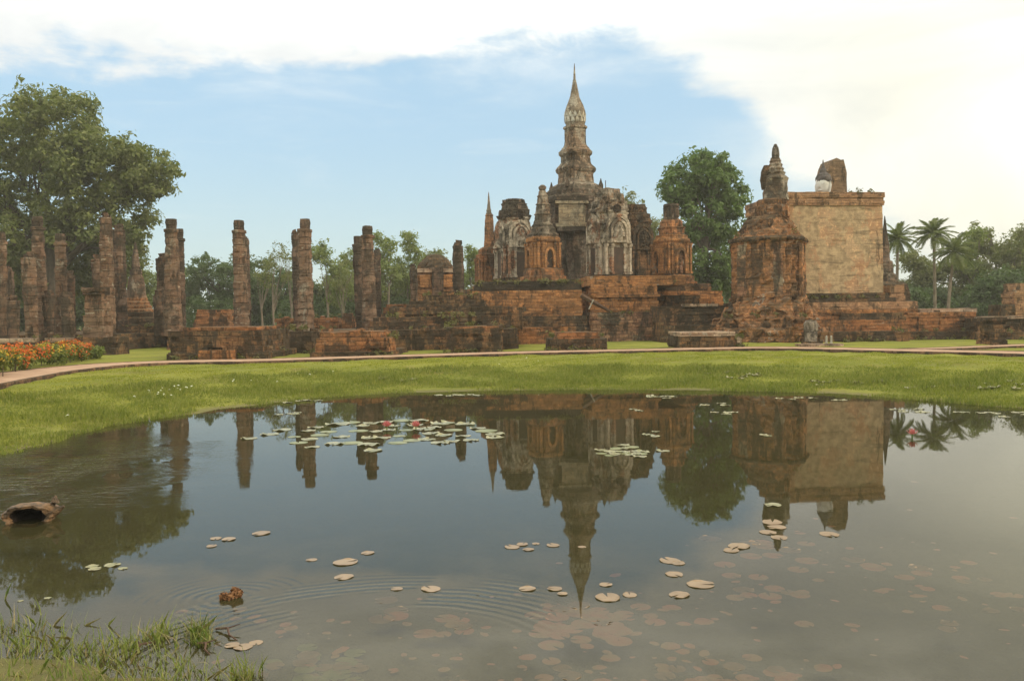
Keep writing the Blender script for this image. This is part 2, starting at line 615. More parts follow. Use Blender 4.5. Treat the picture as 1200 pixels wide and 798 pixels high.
M['stucco'] = ruin('weathered stucco', (0.32, 0.175, 0.105), (0.26, 0.14, 0.085), dark=0.42, stucco=0.64, pale=(0.62, 0.53, 0.40), fleck=0.05, course=0.2)
M['stucco_dark'] = ruin('blackened stucco', (0.17, 0.115, 0.08), (0.20, 0.145, 0.11), dark=0.72, stucco=0.35, pale=(0.30, 0.25, 0.19), fleck=0.08, course=0.22)
M['tower'] = ruin('tower stucco', (0.29, 0.20, 0.135), (0.24, 0.165, 0.11), dark=0.52, stucco=0.50, pale=(0.46, 0.39, 0.30), fleck=0.15, course=0.22)
M['bud'] = ruin('bud stucco', (0.24, 0.195, 0.145), (0.21, 0.165, 0.12), dark=0.40, stucco=0.45, pale=(0.46, 0.40, 0.31), fleck=0.0, course=0.16, bump=0.4)
M['white_stucco'] = ruin('pale petals', (0.5, 0.46, 0.38), (0.42, 0.37, 0.29), dark=0.25, stucco=0.6, pale=(0.66, 0.62, 0.54), fleck=0, course=0.3, bump=0.3)
M['pale_bay'] = ruin('tan bay plaster', (0.40, 0.31, 0.20), (0.33, 0.25, 0.16), dark=0.30, stucco=0.5, pale=(0.46, 0.38, 0.26), fleck=0.05, course=0.3)
M['grey_stone'] = ruin('grey stone', (0.22, 0.19, 0.16), (0.27, 0.22, 0.18), dark=0.55, stucco=0.2, pale=(0.38, 0.35, 0.3), fleck=0.05, course=0.6)
M['coping'] = ruin('worn coping', (0.40, 0.30, 0.22), (0.34, 0.22, 0.15), dark=0.3, stucco=0.2, fleck=0.1, moss=0.25, course=0.3)


def simple(name, c1, c2, scale=3.0, rough=0.8, bump=0.2, spec=0.3):
    m, t, out = new_mat(name)
    P = t.n('ShaderNodeNewGeometry').outputs['Position']
    n = t.noise(P, scale, 5, 0.6)
    b = t.n('ShaderNodeBump')
    b.inputs['Strength'].default_value = bump
    b.inputs['Distance'].default_value = 0.02
    t.set(b.inputs['Height'], t.noise(P, scale * 5, 4))
    principled(t, out, t.mix(t.smooth(n, 0.35, 0.65), c1, c2), rough, b.outputs[0], spec)
    return m


M['recess'] = simple('painted recess shade', (0.05, 0.035, 0.025), (0.09, 0.055, 0.035))  # dark colour paints in the shade of niches and door recesses
M['path'] = simple('brick path', (0.33, 0.20, 0.125), (0.43, 0.28, 0.185), 1.6, 0.9)
M['path_side'] = ruin('path kerb', (0.20, 0.12, 0.075), (0.15, 0.09, 0.06), dark=0.6, course=0.09, fleck=0.0)
M['white_paint'] = simple('white paint', (0.42, 0.38, 0.32), (0.32, 0.28, 0.22), 6.0, 0.7)
M['buddha_face'] = simple('white plaster face', (0.72, 0.70, 0.66), (0.60, 0.57, 0.52), 2.5, 0.7)
M['buddha_hair'] = simple('dark hair plaster', (0.07, 0.06, 0.055), (0.12, 0.10, 0.09), 4.0, 0.85, 0.6)
M['timber'] = simple('old timber', (0.075, 0.042, 0.027), (0.11, 0.065, 0.04), 3.0, 0.85, 0.5)
M['metal'] = simple('weathered iron', (0.10, 0.09, 0.08), (0.15, 0.13, 0.11), 5.0, 0.6)
M['log'] = simple('wet log bark', (0.055, 0.038, 0.022), (0.22, 0.125, 0.06), 9.0, 0.6, 1.0)
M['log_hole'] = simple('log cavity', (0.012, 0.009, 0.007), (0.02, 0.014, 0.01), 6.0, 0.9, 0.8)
M['bark'] = simple('grey bark', (0.15, 0.115, 0.085), (0.22, 0.18, 0.14), 2.0, 0.9, 0.6)
M['bark_dark'] = simple('dark bark', (0.06, 0.048, 0.035), (0.095, 0.075, 0.055), 2.0, 0.9, 0.6)
M['bark_pale'] = simple('pale bark', (0.34, 0.30, 0.24), (0.25, 0.22, 0.17), 2.0, 0.9, 0.4)
M['deadplant'] = simple('brown dead plant', (0.16, 0.07, 0.03), (0.24, 0.12, 0.05), 14.0, 0.85, 0.5)


def leaf_mat(name, c1, c2, c3, trans=0.3, scale=0.5):
    m, t, out = new_mat(name)
    P = t.n('ShaderNodeNewGeometry').outputs['Position']
    a = t.smooth(t.noise(P, scale, 3, 0.5), 0.35, 0.65)
    b = t.smooth(t.noise(P, scale * 9, 2, 0.6), 0.4, 0.75)
    col = t.mix(b, t.mix(a, c1, c2), c3)
    p = t.n('ShaderNodeBsdfPrincipled')
    t.set(p.inputs['Base Color'], col)
    p.inputs['Roughness'].default_value = 0.55
    p.inputs['Specular IOR Level'].default_value = 0.25
    tr = t.n('ShaderNodeBsdfTranslucent')
    t.set(tr.inputs[0], t.mix(1.0, col, (1.3, 1.5, 0.7), 'MULTIPLY'))
    mx = t.n('ShaderNodeMixShader')
    mx.inputs[0].default_value = trans
    t.t.links.new(p.outputs[0], mx.inputs[1])
    t.t.links.new(tr.outputs[0], mx.inputs[2])
    t.t.links.new(mx.outputs[0], out.inputs[0])
    return m


M['leaf_big'] = leaf_mat('rain tree leaves', (0.098, 0.130, 0.039), (0.156, 0.182, 0.055), (0.234, 0.240, 0.091))
M['leaf_mango'] = leaf_mat('broad green leaves', (0.069, 0.121, 0.032), (0.109, 0.172, 0.046), (0.172, 0.236, 0.075))
M['leaf_dark'] = leaf_mat('dark dense leaves', (0.057, 0.094, 0.034), (0.081, 0.121, 0.046), (0.115, 0.161, 0.063))
M['leaf_light'] = leaf_mat('light airy leaves', (0.132, 0.171, 0.055), (0.187, 0.220, 0.077), (0.264, 0.286, 0.110), 0.4)
M['leaf_olive'] = leaf_mat('olive leaves', (0.114, 0.132, 0.050), (0.168, 0.180, 0.072), (0.240, 0.234, 0.102), 0.35)
M['leaf_palm'] = leaf_mat('palm leaves', (0.120, 0.156, 0.060), (0.180, 0.204, 0.084), (0.240, 0.252, 0.108), 0.3)
M['leaf_hedge'] = leaf_mat('hedge leaves', (0.09, 0.13, 0.03), (0.15, 0.17, 0.04), (0.22, 0.22, 0.05), 0.3, 2.0)
M['petal_red'] = leaf_mat('orange red petals', (0.55, 0.07, 0.03), (0.62, 0.13, 0.03), (0.7, 0.25, 0.04), 0.3, 3.0)
M['petal_yellow'] = leaf_mat('yellow petals', (0.60, 0.36, 0.03), (0.58, 0.42, 0.06), (0.7, 0.5, 0.10), 0.3, 3.0)
M['petal_pink'] = leaf_mat('pink lily petals', (0.42, 0.09, 0.12), (0.46, 0.13, 0.16), (0.5, 0.2, 0.2), 0.3, 9.0)
M['petal_white'] = leaf_mat('white petals', (0.75, 0.75, 0.7), (0.7, 0.72, 0.6), (0.8, 0.8, 0.75), 0.2, 9.0)
M['straw'] = leaf_mat('dead straw', (0.30, 0.24, 0.12), (0.24, 0.18, 0.09), (0.36, 0.30, 0.17), 0.3, 3.0)
M['weeds'] = leaf_mat('dry ledge weeds', (0.09, 0.10, 0.03), (0.14, 0.13, 0.045), (0.20, 0.16, 0.07), 0.3, 1.5)
M['grass_bank'] = leaf_mat('bank grass', (0.185, 0.205, 0.026), (0.255, 0.262, 0.036), (0.33, 0.305, 0.075), 0.35, 0.6)
M['grass_rough'] = leaf_mat('rough grass', (0.135, 0.165, 0.030), (0.195, 0.215, 0.044), (0.29, 0.275, 0.09), 0.35, 0.8)
M['grass_wet'] = leaf_mat('water edge grass', (0.12, 0.17, 0.035), (0.20, 0.23, 0.06), (0.34, 0.31, 0.13), 0.35, 2.2)


def pad_mat(name, c1, c2, rough=0.35):
    m, t, out = new_mat(name)
    P = t.n('ShaderNodeNewGeometry').outputs['Position']
    col = t.mix(t.smooth(t.noise(P, 5.0, 4, 0.6), 0.35, 0.65), c1, c2)
    col = t.mix(t.smooth(t.noise(P, 26.0, 3), 0.55, 0.75, 0, 0.5), col, tuple(k * 0.45 for k in c1))
    principled(t, out, col, rough, None, 0.5)
    return m


M['pad_pale'] = pad_mat('pale pads', (0.20, 0.20, 0.085), (0.28, 0.25, 0.13), 0.25)
M['pad_green'] = pad_mat('olive pads', (0.17, 0.19, 0.06), (0.26, 0.25, 0.09), 0.3)
M['pad_brown'] = pad_mat('tan pads', (0.20, 0.125, 0.055), (0.27, 0.175, 0.085), 0.3)
M['pad_red'] = pad_mat('reddish sunken pads', (0.40, 0.165, 0.085), (0.34, 0.22, 0.11), 0.6)


def ground_mat():
    m, t, out = new_mat('lawn and mud')
    P = t.n('ShaderNodeNewGeometry').outputs['Position']
    z = t.sep(P)[2]
    g = t.mix(t.smooth(t.noise(P, 0.30, 5, 0.6), 0.35, 0.65), (0.165, 0.180, 0.028), (0.245, 0.245, 0.042))
    g = t.mix(t.smooth(t.noise(P, 2.2, 5, 0.65), 0.45, 0.75, 0, 0.6), g, (0.19, 0.185, 0.055))
    g = t.mix(t.smooth(t.noise(P, 0.45, 7, 0.7, 0.4), 0.52, 0.68, 0, 0.55), g, (0.18, 0.135, 0.055))
    g = t.mix(t.smooth(t.noise(P, 30.0, 3), 0.4, 0.8, 0, 0.4), g, (0.06, 0.085, 0.015))
    mud = t.mix(t.noise(P, 3.0, 5), (0.12, 0.105, 0.05), (0.17, 0.145, 0.078))
    f = t.smooth(t.math('ADD', z, t.math('MULTIPLY', t.math('SUBTRACT', t.noise(P, 4.0, 3), 0.5), 0.05)), -0.015, 0.06)
    col = t.mix(f, mud, g)
    b = t.n('ShaderNodeBump')
    b.inputs['Strength'].default_value = 0.8
    b.inputs['Distance'].default_value = 0.05
    t.set(b.inputs['Height'], t.math('ADD', t.noise(P, 14.0, 4, 0.7), t.noise(P, 3.0, 3)))
    principled(t, out, col, 0.95, b.outputs[0], 0.1)
    return m


def water_mat():
    m, t, out = new_mat('pond water')
    P = t.n('ShaderNodeNewGeometry').outputs['Position']
    fres = t.n('ShaderNodeFresnel')
    fres.inputs['IOR'].default_value = 1.33
    # slow swell everywhere, small ripples where the breeze touches, one set of rings
    sw = t.noise(t.scale(P, (0.9, 0.35, 1.0)), 1.0, 0, 0.5)
    rp = t.noise(t.scale(P, (3.2, 9.0, 1.0)), 1.0, 3, 0.6, 0.4)
    wl = gpt(40, 560)
    dl = t.n('ShaderNodeVectorMath', operation='DISTANCE')
    t.set(dl.inputs[0], t.scale(P, (1.0, 0.8, 1.0)))
    dl.inputs[1].default_value = (wl.x - 1.0, wl.y * 0.8, 0)
    breeze = t.math('MULTIPLY', t.smooth(dl.outputs['Value'], 4.6, 1.5), t.smooth(t.noise(P, 0.8, 2), 0.3, 0.6))
    h = t.math('ADD', t.math('MULTIPLY', sw, 0.0012), t.math('MULTIPLY', t.math('MULTIPLY', rp, breeze), 0.014))
    h = t.math('ADD', h, t.math('MULTIPLY', rp, 0.00010))
    for (cx, cy, r0, r1, lam, amp) in ((430, 800, 1.55, 2.05, 0.095, 0.0015), (268, 701, 0.05, 0.6, 0.09, 0.0010)):
        c = gpt(cx, cy)
        dn = t.n('ShaderNodeVectorMath', operation='DISTANCE')
        t.set(dn.inputs[0], P)
        dn.inputs[1].default_value = (c.x, c.y, 0)
        dv = t.math('ADD', dn.outputs['Value'], t.math('MULTIPLY', t.noise(P, 1.6, 2), 0.10))
        w = t.math('SINE', t.math('MULTIPLY', dv, 2 * math.pi / lam))
        env = t.math('MULTIPLY', t.smooth(dv, r0 - 0.3, r0 + 0.2), t.smooth(dv, r1 + 0.25, r1 - 0.3))
        env = t.math('MULTIPLY', env, t.smooth(t.noise(P, 1.1, 2), 0.40, 0.62))
        env = t.math('MULTIPLY', env, t.smooth(t.sep(P)[0], gpt(655, 700).x, gpt(600, 700).x))
        h = t.math('ADD', h, t.math('MULTIPLY', t.math('MULTIPLY', w, env), amp))
    b = t.n('ShaderNodeBump')
    b.inputs['Strength'].default_value = 1.0
    b.inputs['Distance'].default_value = 1.0
    t.set(b.inputs['Height'], h)
    t.set(fres.inputs['Normal'], b.outputs[0])
    gl = t.n('ShaderNodeBsdfGlossy')
    gl.inputs['Roughness'].default_value = 0.012
    t.set(gl.inputs['Normal'], b.outputs[0])
    df = t.n('ShaderNodeBsdfDiffuse')
    silt = t.mix(t.noise(P, 0.5, 4), (0.050, 0.048, 0.022), (0.064, 0.060, 0.032))
    t.set(df.inputs['Color'], silt)
    tr = t.n('ShaderNodeBsdfTransparent')
    tr.inputs[0].default_value = (0.80, 0.78, 0.62, 1)
    m1 = t.n('ShaderNodeMixShader')
    m1.inputs[0].default_value = 0.68
    t.t.links.new(df.outputs[0], m1.inputs[1])
    t.t.links.new(tr.outputs[0], m1.inputs[2])
    m2 = t.n('ShaderNodeMixShader')
    t.set(m2.inputs[0], fres.outputs[0])
    t.t.links.new(m1.outputs[0], m2.inputs[1])
    t.t.links.new(gl.outputs[0], m2.inputs[2])
    t.t.links.new(m2.outputs[0], out.inputs[0])
    return m


M['ground'] = ground_mat()
M['water'] = water_mat()

# ------------------------------------------------------------------ ground, pond, path
shore_px = [(0, 532), (58, 517), (115, 501), (187, 489), (230, 484), (262, 478), (300, 474), (365, 466), (450, 460.5), (521, 458.5), (592, 457), (670, 456.5), (750, 457),
            (820, 457.2), (900, 458.5), (978, 460.8), (1042, 465), (1137, 473), (1200, 478)]
POND = [(gpt(a, b).x, gpt(a, b).y) for a, b in shore_px]
POND += [(16.5, 17.5), (18.5, 13.5), (18.0, 9.0), (13.0, 5.4), (7.0, 4.0), (3.0, 3.9), (0.3, 3.9)]
POND += [(gpt(a, b).x, gpt(a, b).y) for a, b in [(420, 850), (330, 838), (235, 820), (150, 800), (60, 785), (0, 775)]]
POND += [(-5.5, 6.9), (-8.5, 7.4), (-11.5, 8.6), (-13.0, 10.5), (-12.0, 13.0), (-10.5, 14.2)]
_r = []
for _i, (_x, _y) in enumerate(resample(POND, 0.55)):
    _v = noise.noise_vector(Vector((_x * 0.55, _y * 0.55, 1.0))) * 0.22 + noise.noise_vector(Vector((_x * 1.7, _y * 1.7, 4.0))) * 0.14
    _r.append((_x + _v.x, _y + _v.y * 1.2))
PN = np.array(_r)


def pond_sd(x, y):
    """signed distance to the shore, positive on land"""
    x, y = np.asarray(x, float), np.asarray(y, float)
    d = np.full(x.shape, 1e9)
    ins = np.zeros(x.shape, bool)
    n = len(PN)
    for i in range(n):
        a, b = PN[i], PN[(i + 1) % n]
        e = b - a
        u = np.clip(((x - a[0]) * e[0] + (y - a[1]) * e[1]) / (e @ e), 0, 1)
        d = np.minimum(d, np.hypot(x - a[0] - u * e[0], y - a[1] - u * e[1]))
        c = ((a[1] > y) != (b[1] > y)) & (x < (b[0] - a[0]) * (y - a[1]) / (b[1] - a[1] + 1e-12) + a[0])
        ins ^= c
    return np.where(ins, -d, d)


def sstep(a, b, v):
    u = np.clip((v - a) / (b - a), 0, 1)
    return u * u * (3 - 2 * u)


def ground_z(x, y):
    d = pond_sd(x, y)
    wob = 0.022 * np.sin(x * 1.7 + 0.6 * y) * np.sin(y * 1.3 - 0.4 * x) + 0.018 * np.sin(x * 3.9 - y * 2.7)
    near = sstep(9.0, 5.5, np.asarray(y, float))
    rise = 0.47 * sstep(0.0, 7.2, d) + 0.04 * sstep(0.0, 0.5, d)
    rise_near = 0.02 * sstep(0, 0.4, d) + 0.30 * sstep(0.6, 4.5, d)
    z = np.where(d > 0, rise * (1 - near) + rise_near * near, -0.55 * sstep(0.0, 4.0, -d) * (1 - 0.45 * near))
    return z + wob * np.clip(np.abs(d), 0, 1.0) * np.where(d > 0, sstep(0.2, 2.0, d), 0.5 * sstep(1.2, 3.0, -d))


def make_ground():
    xs = np.concatenate([[-900, -500, -260, -150, -90, -60, -42, -32, -26], np.arange(-22, 24.01, 0.33), [27, 32, 42, 60, 90, 150, 260, 500, 900]])
    ys = np.concatenate([[-900, -400, -150, -60, -25, -10], np.arange(-4, 44.01, 0.33), [47, 52, 60, 75, 100, 140, 220, 400, 900]])
    X, Y = np.meshgrid(xs, ys)
    Z = ground_z(X.ravel(), Y.ravel())
    v = np.stack([X.ravel(), Y.ravel(), Z], 1)
    nx, ny = len(xs), len(ys)
    i, j = np.meshgrid(np.arange(nx - 1), np.arange(ny - 1))
    a = (j * nx + i).ravel()
    f = np.stack([a, a + 1, a + nx + 1, a + nx], 1).ravel()
    me = np_mesh('ground', v, f, 4, M['ground'], True)
    o = bpy.data.objects.new('ground', me)
    COL.objects.link(o)
    tag(o, kind='structure')


make_ground()
w = MB()
w.add([(-14.2, 3.2, 0), (20, 3.2, 0), (20, 27.5, 0), (-14.2, 27.5, 0)], [(0, 1, 2, 3)])
tag(w.build('pond_water', M['water']), kind='structure')


def strip(name, pts, half, z, drop, mat, side_mat):
    pts = [Vector((p[0], p[1], 0)) for p in pts]
    # smooth the polyline
    fine = []
    for i in range(len(pts) - 1):
        p0, p1, p2, p3 = pts[max(i - 1, 0)], pts[i], pts[i + 1], pts[min(i + 2, len(pts) - 1)]
        for k in range(8):
            u = k / 8
            fine.append(0.5 * ((2 * p1) + (p2 - p0) * u + (2 * p0 - 5 * p1 + 4 * p2 - p3) * u * u + (3 * p1 - p0 - 3 * p2 + p3) * u ** 3))
    fine.append(pts[-1])
    L, Rr = [], []
    for i, p in enumerate(fine):
        t = (fine[min(i + 1, len(fine) - 1)] - fine[max(i - 1, 0)]).normalized()
        nrm = Vector((-t.y, t.x, 0))
        j = 0.05 * noise.noise(p * 1.3)
        L.append(p + nrm * (half + j))
        Rr.append(p - nrm * (half - j))
    top, side = MB(), MB()
    n = len(fine)
    top.add([(p.x, p.y, z) for p in L] + [(p.x, p.y, z) for p in Rr], [(i, n + i, n + i + 1, i + 1) for i in range(n - 1)])
    # kerb: courses on both edges standing 4 mm proud of the paving
    for E, s in ((L, 1), (Rr, -1)):
        I = [E[i] + (fine[i] - E[i]).normalized() * 0.14 for i in range(n)]
        O = [E[i] - (fine[i] - E[i]).normalized() * 0.03 for i in range(n)]
        zk = [z + 0.012 + 0.012 * noise.noise(Vector((p.x * 2, p.y * 2, 0))) for p in E]
        vs_ = [(p.x, p.y, z - 0.05) for p in I] + [(p.x, p.y, k) for p, k in zip(I, zk)] + [(p.x, p.y, k) for p, k in zip(O, zk)] + [(p.x, p.y, z - drop) for p in O]
        fs_ = []
        for a in range(3):
            for i in range(n - 1):
                q = (a * n + i, a * n + i + 1, (a + 1) * n + i + 1, (a + 1) * n + i)
                fs_.append(q if s < 0 else q[::-1])
        side.add(vs_, fs_)
    o = tag(top.build(name, mat), kind='structure')
    side.build('kerb', side_mat, o)
    return o


PZ = 0.60
front = [(-260, 505), (-120, 468), (0, 445), (60, 435.5), (130, 428.5), (210, 425), (300, 423.5), (450, 419), (600, 414.5), (750, 411.2), (880, 408.6), (960, 409.2), (1050, 411.5), (1120, 413), (1200, 415), (1300, 419), (1500, 428)]
pp = []
for a, b in front:
    g = gpt(a, b, PZ)
    dirv = Vector((g.x, g.y, 0)).normalized()
    pp.append(g + dirv * 1.15)
strip('path', pp, 1.15, PZ, 0.32, M['path'], M['path_side'])
br = [gpt(a, b, 0.585) for a, b in [(1075, 409.8), (1110, 408.6), (1150, 407), (1200, 405), (1300, 401), (1450, 397)]]
strip('path', [(g.x, g.y + 0.6) for g in br], 0.7, 0.585, 0.3, M['path'], M['path_side'])


# ------------------------------------------------------------------ grass
def blades(name, n, region, h, wdt, mat, lean=0.5, seed=1, patchy=None):
    rng = np.random.default_rng(seed)
    pts = region(rng, n)
    if patchy:
        q = np.array([noise.noise(Vector((p[0] * .33, p[1] * .45, 7.0))) + .5 * noise.noise(Vector((p[0] * 1.3, p[1] * 1.3, 2.0))) for p in pts])
        pts = pts[q + rng.normal(0, .10, len(pts)) < patchy]
    n = len(pts)
    z = ground_z(pts[:, 0], pts[:, 1])
    hh = h(pts, rng)
    a = rng.uniform(0, 2 * np.pi, n)
    ld = rng.uniform(0, 2 * np.pi, n)
    ln = hh * lean * rng.uniform(0.1, 1.0, n)
    ww = wdt * rng.uniform(0.6, 1.4, n)
    base = np.stack([pts[:, 0], pts[:, 1], z - 0.01], 1)
    side = np.stack([np.cos(a), np.sin(a), np.zeros(n)], 1) * ww[:, None] * 0.5
    tip = base + np.stack([np.cos(ld) * ln, np.sin(ld) * ln, hh], 1)
    mid = base + np.stack([np.cos(ld) * ln * 0.3, np.sin(ld) * ln * 0.3, hh * 0.55], 1)
    v = np.stack([base - side, base + side, mid + side * 0.7, tip, mid - side * 0.7], 1).reshape(-1, 3)
    k = np.arange(n)[:, None] * 5
    f = (k + np.array([[0, 1, 2, 3, 4]])).ravel()
    me = np_mesh(name, v, f, 5, mat)
    o = bpy.data.objects.new(name, me)
    COL.objects.link(o)
    tag(o, kind='stuff')
    return o


PATH_POLY = [(p.x, p.y) for p in pp]
PATH_N = np.array(PATH_POLY)


def path_dist(x, y):
    d = np.full(x.shape, 1e9)
    for i in range(len(PATH_N) - 1):
        a, b = PATH_N[i], PATH_N[i + 1]
        e = b - a
        u = np.clip(((x - a[0]) * e[0] + (y - a[1]) * e[1]) / (e @ e), 0, 1)
        d = np.minimum(d, np.hypot(x - a[0] - u * e[0], y - a[1] - u * e[1]))
    return d


def bank_region(lo, hi, x0=-24, x1=30, y0=11, y1=42):
    def f(rng, n):
        out = []
        tot = 0
        while tot < n:
            x = rng.uniform(x0, x1, n)
            y = rng.uniform(y0, y1, n)
            d = pond_sd(x, y)
            ok = (d > lo) & (d < hi) & (np.abs(x) < 0.68 * y + 2) & (path_dist(x, y) > 1.3)
            out.append(np.stack([x[ok], y[ok]], 1))
            tot += ok.sum()
        return np.concatenate(out)[:n]
    return f


def clumpy(lo, hi):
    def f(p, rng):
        k = 0.5 + 0.5 * np.sin(p[:, 0] * 1.1 + np.sin(p[:, 1] * 0.9)) * np.sin(p[:, 1] * 1.4 + np.sin(p[:, 0] * 0.7))
        return (lo + (hi - lo) * k) * rng.uniform(0.5, 1.2, len(p))
    return f


blades('bank_grass', 130000, bank_region(0.0, 14.0), clumpy(0.025, 0.06), 0.030, M['grass_bank'], 0.8, 3, .22)
blades('rough_grass', 60000, bank_region(0.7, 5.0), clumpy(0.04, 0.22), 0.022, M['grass_rough'], 0.6, 4, .0)
blades('shore_grass', 16000, bank_region(-0.25, 0.6), clumpy(0.05, 0.16), 0.02, M['grass_rough'], 0.7, 5, .12)


def near_region(rng, n):
    cs = np.array([[gpt(a, b).x, gpt(a, b).y, s] for a, b, s in
                   [(10, 770, .5), (40, 755, .4), (70, 780, .5), (110, 765, .35), (140, 785, .45), (165, 760, .3), (190, 790, .4), (20, 800, .5), (225, 800, .3), (60, 820, .5), (130, 820, .5), (0, 740, .3), (-60, 770, .8), (-140, 760, 1.0), (285, 795, .10), (230, 740, .10), (238, 752, .08), (185, 745, .15)]])
    k = rng.integers(0, len(cs), n)
    return cs[k, :2] + rng.normal(0, 1, (n, 2)) * cs[k, 2:3] * np.array([[0.45, 0.45]])


def near_h(p, rng):
    return rng.uniform(0.04, 0.19, len(p)) * rng.uniform(0.5, 1.0, len(p)) + 0.03 - np.minimum(ground_z(p[:, 0], p[:, 1]), 0)


blades('water_edge_grass', 650, near_region, near_h, 0.009, M['grass_wet'], 0.9, 8)
blades('dead_stems', 420, near_region, lambda p, rng: near_h(p, rng) * .7, 0.008, M['straw'], 2.2, 18)
blades('fine_water_grass', 1000, near_region, lambda p, rng: near_h(p, rng) * .55, 0.006, M['grass_wet'], 1.3, 19)


# ------------------------------------------------------------------ masonry walls and platforms
def mass(name, label, cat, poly, z0, z1, mat, seed, h=0.24, jit=0.045, batter=0.03, crumble=0.0, rub=0, seg=0.6, group=None, parts=()):
    """one ruined wall or platform; parts: (name, poly, z0, z1, mat, crumble) that belong to it"""
    cx, cy = sum(p[0] for p in poly) / len(poly), sum(p[1] for p in poly) / len(poly)
    root = thing(name, label, cat, (cx, cy, z0), 0, group)
    loc = lambda pl: [(p[0] - cx, p[1] - cy) for p in pl]
    b = MB()
    b.courses(loc(poly), -0.15, z1 - z0, h, jit, batter, seg, crumble, seed)
    if rub:
        b.rubble(loc(poly), z1 - z0 - 0.05, rub, 0.28, seed)
    b.build('masonry', mat, root)
    for i, (pn, pl, a, c, mt, cr) in enumerate(parts):
        q = MB()
        q.courses(loc(pl), a - z0, c - z0, h, jit, batter, seg, cr, seed + 17 * (i + 1))
        q.build(pn, mt, root)
    return root


def pxrect(x0, x1, Y, depth, rz=0.0):
    """plan of a block whose front runs from pixel x0 to x1 at distance Y"""
    a, b = xat(x0, Y), xat(x1, Y)
    pl = [(0, 0), (b - a, 0), (b - a, depth), (0, depth)]
    return rot_poly(pl, rz, (a, Y))


# low blocks along the path
p = pxrect(197, 308, 38.2, 5.0, 0.02)
mass('brick_platform', 'long low blackened brick platform with a small red step in front, beside the grass gap', 'platform', p, 0.5, 1.78, M['brick_dark'], 1, rub=6, crumble=0.25,
     parts=[('footing', pxrect(194, 313, 37.9, 5.6, 0.02), 0.35, 0.78, M['brick_dark'], 0), ('step', pxrect(232, 269, 37.1, 0.9, 0.02), 0.35, 0.93, M['brick'], 0.1),
            ('top_course', pxrect(212, 300, 38.6, 4.0, 0.02), 1.70, 1.93, M['brick'], 0.3)])
mass('brick_wall', 'low mossy brick wall filling the grass gap between two front platforms', 'wall', pxrect(309, 368, 44.0, 2.0), 0.5, 1.62, M['brick_dark'], 2, rub=4, crumble=0.3)
mass('brick_platform', 'low red brick platform with a square block on its end, near the path bend', 'platform', pxrect(368, 446, 39.0, 5.0), 0.5, 1.62, M['brick'], 3, rub=5, crumble=0.25,
     parts=[('footing', pxrect(362, 459, 38.7, 5.8), 0.35, 0.72, M['brick_dark'], 0), ('end_block', pxrect(431, 456, 38.85, 2.2), 0.5, 1.34, M['brick'], 0.1)])
mass('brick_platform', 'low red topped platform under the dark stepped mound', 'platform', pxrect(527, 588, 41.5, 3.5), 0.5, 1.68, M['brick_dark'], 4, rub=4, crumble=0.2,
     parts=[('top_course', pxrect(530, 586, 41.7, 3.0), 1.60, 1.78, M['brick'], 0.2)])
mass('brick_platform', 'low reddish platform in front of the mottled temple base', 'platform', pxrect(642, 712, 41.0, 3.2), 0.5, 1.12, M['brick_dark'], 5, rub=4, crumble=0.2,
     parts=[('top_course', pxrect(650, 704, 41.3, 2.6), 1.05, 1.42, M['brick'], 0.25)])
mass('brick_platform', 'neat low orange edged platform with a tiny end step by the path', 'platform', pxrect(797, 862, 42.5, 3.4), 0.5, 1.18, M['brick_dark'], 6, jit=0.025, crumble=0.05,
     parts=[('top_course', pxrect(797, 862, 42.46, 3.4), 1.16, 1.32, M['coping'], 0.0), ('end_step', pxrect(863, 869, 42.6, 1.0), 0.5, 1.08, M['coping'], 0.0)])

# column terrace and things on it
TZ = 1.5
terr = [(xat(-260, 53.5), 53.5), (xat(150, 53.5), 53.5), (xat(150, 53.5), 58.5), (xat(196, 58.5), 58.5), (xat(196, 52), 52.0), (xat(470, 52), 52), (xat(480, 52), 84), (xat(-260, 84) + 5, 84)]
mass('terrace', 'broad low laterite terrace carrying the rows of columns', 'terrace', terr, 0.5, TZ, M['brick_dark'], 7, crumble=0.15, seg=1.0, rub=10)
mass('brick_stub', 'low red brick chapel stump behind the lone broad column', 'ruin', pxrect(226, 268, 68, 3.0), TZ, 3.15, M['brick'], 8, crumble=0.5, batter=0.12)
mass('brick_wall', 'long low red wall behind the third column from the big tree', 'wall', pxrect(322, 396, 66, 1.6), TZ, 2.35, M['brick'], 9, crumble=0.3, rub=5)
mass('brick_stub', 'small red brick heap just left of the paired columns', 'ruin', pxrect(398, 417, 68, 1.8), TZ, 2.7, M['brick'], 10, crumble=0.5, batter=0.2)
mass('brick_stub', 'sloping red brick heap between the paired columns and the domed chapel', 'ruin', pxrect(442, 482, 64, 2.4), TZ, 3.3, M['brick'], 11, crumble=0.9, batter=0.25)
mass('brick_wall', 'brownish low wall at the back of the grass gap under the bell chedi', 'wall', pxrect(128, 192, 57.6, 0.8), 0.5, 1.95, M['brick_dark'], 12, crumble=0.2)
mass('brick_wall', 'dark long low wall with pale coping behind the flower hedge', 'wall', pxrect(-130, 44.5, 47.0, 0.7), 0.5, 1.22, M['brick_dark'], 13, jit=0.02,
     parts=[('coping', pxrect(-130, 44.5, 46.93, 0.84), 1.21, 1.40, M['coping'], 0)])
mass('brick_wall', 'short low wall with pale coping right of the small gate post', 'wall', pxrect(51, 99, 47.0, 0.7), 0.5, 1.22, M['brick_dark'], 14, jit=0.02,
     parts=[('coping', pxrect(51, 99, 46.93, 0.84), 1.21, 1.40, M['coping'], 0)])
mass('gate_post', 'small dark post between the two coped walls behind the hedge', 'post', pxrect(44.8, 50.6, 46.8, 0.5), 0.5, 1.72, M['column_dark'], 15, jit=0.02,
     parts=[('cap', pxrect(45.8, 49.6, 46.88, 0.34), 1.70, 1.85, M['column_dark'], 0)])


